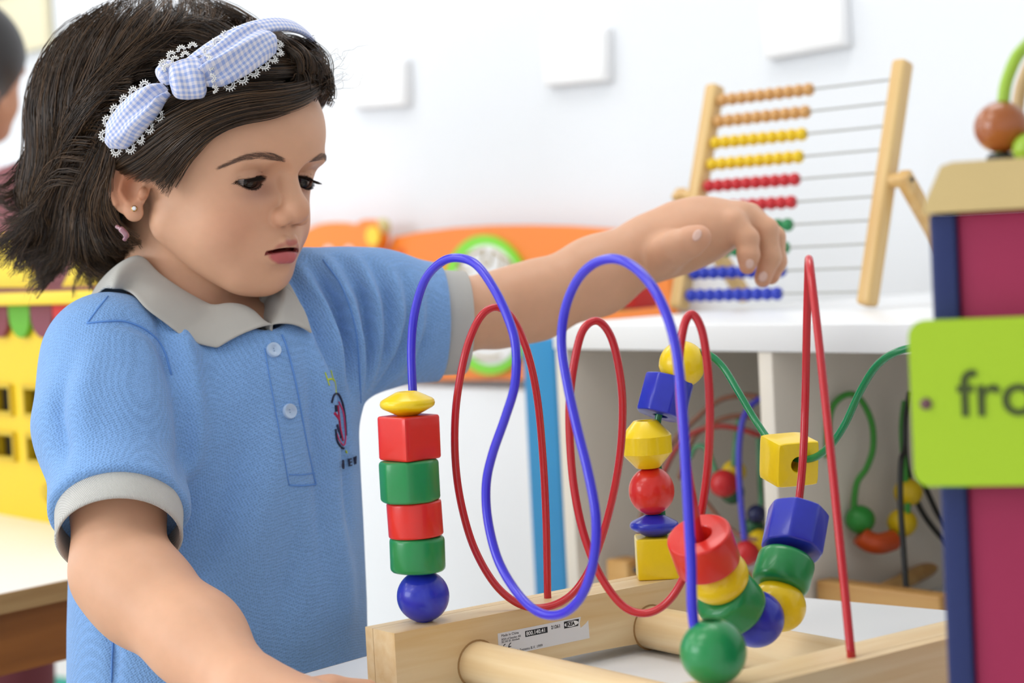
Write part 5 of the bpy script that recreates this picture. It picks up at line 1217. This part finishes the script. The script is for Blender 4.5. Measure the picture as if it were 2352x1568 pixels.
# dark under-layer so that no scalp shows through
def hbase(p):
    q=w2h(p); v=hvol(q)+1.3; bd=bandd(q).astype(f32); v=np.maximum(v,bd+.3); v=np.maximum(v,-(q[:,2]+4.6)); v=np.maximum(v,hvol(q)+1.3+np.maximum(0,-q[:,2])*.35)
    sk=head_cm(q)-.12; s=q.copy(); s[:,1]=np.abs(s[:,1])
    line=np.maximum((q[:,0]+np.clip((q[:,1]-.5)*.8,0,2.2)-np.interp(q[:,2],[0,1.4,2.7,4.0,5.4,6.2,6.8,7.6,9,12],[-1.6,.6,2.6,3.7,5.0,6.2,7.3,7.7,7.6,7]).astype(f32)),-.0-q[:,2]+1.2)
    sk=np.maximum(sk,line); sk=np.maximum(sk,1.0-q[:,2])
    ear=-(s_ell(s,(-.9,7.4,-.4),(2.6,2.2,2.9)))
    v=smax(v,ear,.3); return np.minimum(v,sk)*f32(.01)
cs=np.array([h2w((x,y,z)) for x in (-16,9.5) for y in (-9.5,9.5) for z in (-6,14)])
bV,bF=mesh_sdf(hbase,cs.min(0),cs.max(0),.0040)
hb=fast_obj('hair_underlayer',bV,bF,mat('hair_base','17100b',.6,.3,bump=.3,bscale=400),child)
fast_obj('hair',V_,F_,HM,child,{'tint':tint},kind='stuff')
# --- eyebrows and lashes
def hairs(name,curves,rad,c,parent):
    S=resample(np.array(curves),8); Vv,Ff=strands(S,np.full(len(S),rad),.2); fast_obj(name,Vv,Ff,mat(name+'_hair',c,.5),parent)
hs_=lambda p: head_cm(w2h(p))*f32(.01)
bl_=spline([(656,368),(630,360),(600,357),(570,361),(540,371),(512,382)],10); n=len(bl_); cur=[]
for k in range(420):
    u_=rh.random(); x,y=[np.interp(u_*(n-1),np.arange(n),bl_[:,i]) for i in (0,1)]; th=7.5*(1-.75*max(0,u_-.35)/.65)*(.55+.45*min(1,u_*6)); y+=rh.uniform(-th,th)
    L=rh.uniform(12,22); ang=math.radians(rh.uniform(2,26)-34*u_+8); cur.append([(x,y),(x-L*.5*math.cos(ang),y-L*.5*math.sin(ang)+1),(x-L*math.cos(ang),y-L*math.sin(ang)+3)])
w=marchN(hs_,np.array(cur).reshape(-1,2),1.15); nr=grad(hs_,w,.002); lc=(((w+nr*.0005)-HO)@HA.T*100).reshape(-1,3,3)
hairs('eyebrow',lc,.00006,'6b5040',child); hairs('eyebrow',lc*[1,-1,1],.00006,'6b5040',child)
for s in (-1,1):
    cur=[]
    for k in range(12,64):
        t_=k/63; y_=1.50+(3.95-1.50)*t_; lo,up=eyelines(np.array([y_])); z_=float(up[0]); x_=EYE[0]+math.sqrt(max(.02,(ER+.20)**2-(y_-EYE[1])**2-(z_-EYE[2])**2))
        o=unit(np.array([x_-EYE[0],(y_-EYE[1])*.9,-.35])); L=(.38+.34*t_)*rh.uniform(.8,1.1)
        r_=np.array([x_,y_,z_+.02]); cur.append(spline([r_,r_+o*L*.45+np.array([0,0,-.14])*L,r_+o*L+np.array([0,0,-.05])*L+np.array([0,.12,0])*t_],3))
    for k in range(34):
        t_=k/33; y_=1.8+(3.9-1.8)*t_; lo,up=eyelines(np.array([y_])); z_=float(lo[0]); x_=EYE[0]+math.sqrt(max(.02,(ER+.20)**2-(y_-EYE[1])**2-(z_-EYE[2])**2))
        o=unit(np.array([x_-EYE[0],(y_-EYE[1])*.8,-.6])); L=.26*rh.uniform(.7,1.1); r_=np.array([x_,y_,z_]); cur.append(spline([r_,r_+o*L*.5,r_+o*L+np.array([0,.05,-.02])],3))
    hairs('eyelashes',np.array(cur)*[1,s,1],.00021,'0c0807',child)
# --- earring
w=march(hs_,309,479,1.15); n=grad(hs_,w[None],.002)[0]
er=mobj('earring',*lathe(w+n*.0003,n,[(.0022,0,1),(.0022,.0008,1),(.0016,.0013,1)],N=20),mat('earring_gold','c9a15a',.25,metal=1),child,True,40)
mobj('crystal',*lathe(w+n*.0012,n,[(.0015,0,1),(.0016,.0005,1),(.0010,.0012,1)],N=8),mat('crystal_clear','f2f4f8',.05,.8,coat=1),er,False)
# --- little pink hair clip behind the ear lobe
clip=mobj('hair_clip',*tube(spline([P(268,520,1.345),P(280,528,1.342),P(290,540,1.342),P(286,550,1.345)],5),[.0014]*4+[.0022]*8+[.0016]*4,10),mat('clip_pink','9a6470',.12,.6,coat=1),child,True,60)

# ================================================================ headband with gingham bow
def gingham(name='gingham',per=.0036):
    if name in MATS: return MATS[name]
    m=bpy.data.materials.new(name); m.use_nodes=True; nt=m.node_tree; b=nt.nodes['Principled BSDF']; N=nt.nodes.new; L=nt.links.new
    uv=N('ShaderNodeUVMap'); sp=N('ShaderNodeSeparateXYZ'); L(uv.outputs[0],sp.inputs[0]); outs=[]
    for i in (0,1):
        mu=N('ShaderNodeMath'); mu.operation='MULTIPLY'; mu.inputs[1].default_value=1/per; L(sp.outputs[i],mu.inputs[0])
        fr=N('ShaderNodeMath'); fr.operation='FRACT'; L(mu.outputs[0],fr.inputs[0]); gt=N('ShaderNodeMath'); gt.operation='GREATER_THAN'; gt.inputs[1].default_value=.5; L(fr.outputs[0],gt.inputs[0]); outs.append(gt)
    ad=N('ShaderNodeMath'); ad.operation='ADD'; L(outs[0].outputs[0],ad.inputs[0]); L(outs[1].outputs[0],ad.inputs[1]); hf=N('ShaderNodeMath'); hf.operation='MULTIPLY'; hf.inputs[1].default_value=.5; L(ad.outputs[0],hf.inputs[0])
    mx=N('ShaderNodeMix'); mx.data_type='RGBA'; mx.inputs[6].default_value=lin('e9e6ef'); mx.inputs[7].default_value=lin('9fb2e4'); L(hf.outputs[0],mx.inputs[0]); L(mx.outputs[2],b.inputs['Base Color'])
    b.inputs['Roughness'].default_value=.85; b.inputs['Specular IOR Level'].default_value=.2; b.inputs['Sheen Weight'].default_value=.2; MATS[name]=m; return m
GM=gingham(); LACE=mat('lace_cotton','eeece8',.8,.2)
def uvgrid(name,Pg,Ug,m,parent,closed_u=False):
    """grid patch (A,B,3) with UV (A,B,2)"""
    A,B,_=Pg.shape; V=Pg.reshape(-1,3); Fc=[[i*B+j,i*B+j+1,(i+1)*B+j+1,(i+1)*B+j] for i in range(A-1) for j in range(B-1)]
    o=mobj(name,V,Fc,m,parent,True); ul=o.data.uv_layers.new(name='UVMap'); U=Ug.reshape(-1,2); li=np.empty(len(o.data.loops),np.int32); o.data.loops.foreach_get('vertex_index',li); ul.data.foreach_set('uv',U[li].astype(f32).ravel()); return o
ang=np.radians(np.linspace(-84,112,60)); cl_=np.stack([np.zeros(60),8.15*np.sin(ang),4.2+8.55*np.cos(ang)],1); cl_[:,0]=5.1-(12-cl_[:,2])*.667
wid=.62; tang=unit(np.gradient(cl_,axis=0)); outn=unit(cl_-np.array([-.5,0,4.2])); outn=unit(outn-BN*(outn@BN)[:,None])
tt=np.linspace(-1,1,7); Pg=np.stack([cl_+BN*wid*t_+outn*(.10*(1-t_**2)) for t_ in tt],1); al=np.concatenate([[0],np.cumsum(np.linalg.norm(np.diff(cl_,axis=0),axis=1))])
Ug=np.stack([np.broadcast_to(al[:,None]/100,(60,7)),np.broadcast_to(tt[None]*wid/100,(60,7))],-1)
hbd=uvgrid('headband',HO+(Pg/100)@HA,Ug,GM,child); md_=hbd.modifiers.new('thickness','SOLIDIFY'); md_.thickness=.003; md_.offset=-1
# bow surface frame: lies over the hair on the near side
def onhair(x,y,g=.0): return marchN(lambda p: np.minimum(hvol(w2h(p))*f32(.01),head_cm(w2h(p))*f32(.01)-.016)-g,[(x,y)],1.1)[0]
def lobe(cl,wd,hgt,seed,wr):
    """puffed loop: centre line px, half widths px, puff height"""
    cl=spline(cl,6); n=len(cl); wds=np.interp(np.linspace(0,1,n),np.linspace(0,1,len(wd)),wd); C=marchN(lambda p: np.minimum(hvol(w2h(p))*f32(.01),head_cm(w2h(p))*f32(.01)-.016)-.005,cl,1.1)
    Dm=proj(C)[:,2]; k=np.ones(9)/9; Dm=np.convolve(np.pad(Dm,4,'edge'),k,'valid'); C=np.array([P(x,y,D) for (x,y),D in zip(cl,Dm)])
    T=unit(np.gradient(C,axis=0)); nrm=unit(unit(CAM-C)*.8+np.array([0,0,.45])); nrm=unit(nrm-T*(nrm*T).sum(1)[:,None]); sd=np.cross(nrm,T)
    B=25; tt=np.linspace(-1,1,B); W_=wds*Dm/F; s_=np.linspace(0,1,n)
    top=[];
    for t_ in tt:
        prof=np.sqrt(np.maximum(0,1-t_**2))*np.clip(np.minimum(s_*4+.35,(1-s_)*5+.02),0,1)**.6
        wrk=.17*np.cos(t_*wr+seed)*(1-s_)**.8+.11*np.sin(t_*wr*.6+s_*4+seed*2)
        top.append(C+sd*(W_*t_)[:,None]+nrm*((hgt*prof*(1+wrk*2.2)))[:,None])
    bot=[C+sd*(W_*t_)[:,None]-nrm*.001*math.sqrt(max(0,1-t_**2)) for t_ in tt[::-1]]
    Pg=np.stack(top+bot[1:],1); al=np.concatenate([[0],np.cumsum(np.linalg.norm(np.diff(C,axis=0),axis=1))])
    tu=np.concatenate([tt,2+tt[1:]]); Ug=np.stack([np.broadcast_to(al[:,None],(n,len(tu))),tu[None]*W_[:,None]*1.15],-1)
    e0=C+sd*W_[:,None]; e1=C-sd*W_[:,None]; return Pg,Ug,e0,e1,nrm,C
def lace(edge,cen,nrm,parent,rs=.0046,flipdir=1):
    """scalloped crochet trim along an edge polyline"""
    L=np.concatenate([[0],np.cumsum(np.linalg.norm(np.diff(edge,axis=0),axis=1))]); n=max(2,int(L[-1]/(rs*2))); parts=[]
    for k in range(n):
        l=(k+.5)*L[-1]/n; p=np.array([np.interp(l,L,edge[:,i]) for i in range(3)]); p2=np.array([np.interp(min(L[-1],l+.001),L,edge[:,i]) for i in range(3)]); p1=np.array([np.interp(max(0,l-.001),L,edge[:,i]) for i in range(3)])
        c=np.array([np.interp(l,L,cen[:,i]) for i in range(3)]); nn=np.array([np.interp(l,L,nrm[:,i]) for i in range(3)]); T=unit(p2-p1); o=unit(np.cross(T,nn)); o=o if o@(p-c)>0 else -o
        a=np.linspace(0,np.pi,9)
        for rr in (.50,.82): parts.append(tube([p+T*math.cos(x)*rs*rr*.95+o*(math.sin(x)*rs*rr*1.15)+nn*.0004 for x in a],.00040,5))
        for x in np.linspace(.25,2.89,7): e=T*math.cos(x)*.95+o*math.sin(x)*1.15; parts.append(tube([p+e*rs*.5,p+e*rs*1.14],.00034,5))
    V,Fc=join(parts); return mobj('lace_trim',V,Fc,LACE,parent,True)
lpR=lobe([(455,178),(490,165),(530,140),(570,112),(600,95),(628,82)],[22,44,52,54,46,10],.011,.4,7.0)
lpL=lobe([(388,205),(360,222),(330,248),(300,278),(270,312),(246,334)],[16,34,44,46,40,10],.010,1.7,6.0)
for lp in (lpR,lpL):
    o=uvgrid('bow_loop',lp[0],lp[1],GM,hbd); o['label']='puffed gingham bow loop'
    lace(lp[2][6:],lp[5][6:],lp[4][6:],hbd); lace(lp[3][6:],lp[5][6:],lp[4][6:],hbd)
# knot: a wide wrap across the middle plus a small twisted fold beside it
def knot(cx,cy,rx,ry,D,rot,hgt,nm='bow_knot'):
    c=P(cx,cy,D); n_=unit(unit(CAM-c)*.85+np.array([0,0,.4])); r_=math.radians(rot); e1=RT*math.cos(r_)+UP*math.sin(r_); e1=unit(e1-n_*(e1@n_)); e2=np.cross(n_,e1); k=D/F
    A,B=28,29; Pg=np.empty((A,B,3)); Ug=np.empty((A,B,2))
    for i,u_ in enumerate(np.linspace(-1,1,A)):
        for j,v_ in enumerate(np.linspace(-math.pi,math.pi,B)):
            w_=(1-abs(u_)**5)**.4; flare=1+.12*u_; Pg[i,j]=c+e1*(u_*rx*k)+e2*(math.sin(v_)*ry*k*w_*flare)+n_*(math.cos(v_)*hgt*w_*(1+.08*math.sin(u_*7+v_*2))); Ug[i,j]=(u_*rx*k,v_*ry*k*.75)
    return uvgrid(nm,Pg,Ug,GM,hbd),c,e1,e2,n_
Dk=proj(onhair(425,185))[2]-.006
o,c,e1,e2,n_=knot(430,182,42,49,Dk-.005,14,.011); o['label']='gingham knot of the bow'
o,_,_,_,_=knot(384,168,24,26,Dk-.002,40,.008,'bow_fold')
k_=Dk/F; ed=np.array([c+e1*(50*k_)+e2*(math.sin(v_)*50*k_)+n_*(math.cos(v_)*.012) for v_ in np.linspace(-1.4,1.5,14)]); lace(ed,ed-e1*.004,np.array([n_*math.cos(v_)+e2*math.sin(v_) for v_ in np.linspace(-1.4,1.5,14)]),hbd,.0034)
ed=np.array([P(x,y,Dk-.008) for x,y in ((372,160),(385,138),(405,122),(430,112),(455,108))]); lace(ed,np.array([P(420,150,Dk-.004)]*5),np.array([n_]*5),hbd,.0036)
ed=np.array([P(x,y,Dk-.011) for x,y in ((378,168),(392,148),(412,134),(438,126))]); lace(ed,np.array([P(420,165,Dk-.004)]*4),np.array([n_]*4),hbd,.0034)
# ================================================================ another child, far left behind the toy house
HA2=hframe(150,10); HO2=P(-80,200,2.62)
other=thing('person',[HO2[0]-.02,HO2[1]+.02,0],'dark-haired child in a pale pink top behind the toy house at the left edge','person')
def w2h2(p): return ((p-HO2.astype(f32))@HA2.T.astype(f32))*f32(100)
nb2=HO2+np.array([-.02,.02,-.125])
def oth(p):
    d=head_cm(w2h2(p))*f32(.01); d=smin(d,s_cone(p,HO2-[.02,-.01,.03],nb2,.040,.042),.012)
    for s in (-1,1): 
        sh=nb2+HA2[1]*s*.10-Z3*.035; el=sh+HA2[0]*.03-Z3*.16; wr=el+HA2[0]*.13-Z3*.02; d=smin(d,s_chain(p,[(sh,.034),(el,.028),(wr,.02),(wr+HA2[0]*.06,.018)],.02),.01)
    return smin(d,s_cone(p,nb2-Z3*.06,nb2-Z3*.36,.075,.08),.02)
V_,F_=mesh_sdf(oth,HO2-[.24,.24,.53],HO2+[.24,.24,.13],.0045); SK2=mat('skin_other','c99070',.5,.35,sss=.1); fast_obj('body',V_,F_,SK2,other)
def oh(p):
    q=w2h2(p); d=s_ell(q,(-1.0,0,4.3),(9.3,7.9,8.3)); d=smin(d,s_ell(q,(-3.4,0,-1.8),(6.6,7.4,6.2)),2.0)
    return np.maximum(d,q[:,0]-np.interp(q[:,2],[-4,0,4,7,9],[1.5,3.0,5.2,8.2,8.6]).astype(f32))*f32(.01)
V_,F_=mesh_sdf(oh,HO2-.17,HO2+.17,.0045); fast_obj('hair',V_,F_,mat('hair_other','1c1512',.45,.5,var=.4,vscale=25,tscale=(1,1,.2)),other)
def osh(p):
    d=s_cone(p,nb2-Z3*.055,nb2-Z3*.36,.083,.092)
    for s in (-1,1):
        sh=nb2+HA2[1]*s*.095-Z3*.035; d=smin(d,s_cone(p,sh,sh+HA2[0]*.02-Z3*.10,.043,.040),.03)
    d=smin(d,s_cone(p,nb2+HA2[1]*.08-Z3*.03,nb2-HA2[1]*.08-Z3*.03,.035,.035),.03)
    return smax(d,-s_cone(p,nb2+Z3*.05,nb2-Z3*.01,.05,.043),.004)
V_,F_=mesh_sdf(osh,nb2-[.2,.2,.48],nb2+[.2,.2,.05],.006); fast_obj('top',V_,F_,mat('pink_top','ecd3da',.85,.2),other)
def olg(p):
    d=None
    for s in (-1,1):
        h=nb2+HA2[1]*s*.045; h=np.array([h[0],h[1],.55]); e=s_chain(p,[(h,.07),(h-Z3*.25,.055),(h-Z3*.50,.045)],.02); d=e if d is None else smin(d,e,.02)
    return np.maximum(d,.004-p[:,2])
V_,F_=mesh_sdf(olg,[nb2[0]-.16,nb2[1]-.16,-.01],[nb2[0]+.16,nb2[1]+.16,.66],.008); fast_obj('trousers',V_,F_,mat('trouser_maroon','6a3038',.85),other)
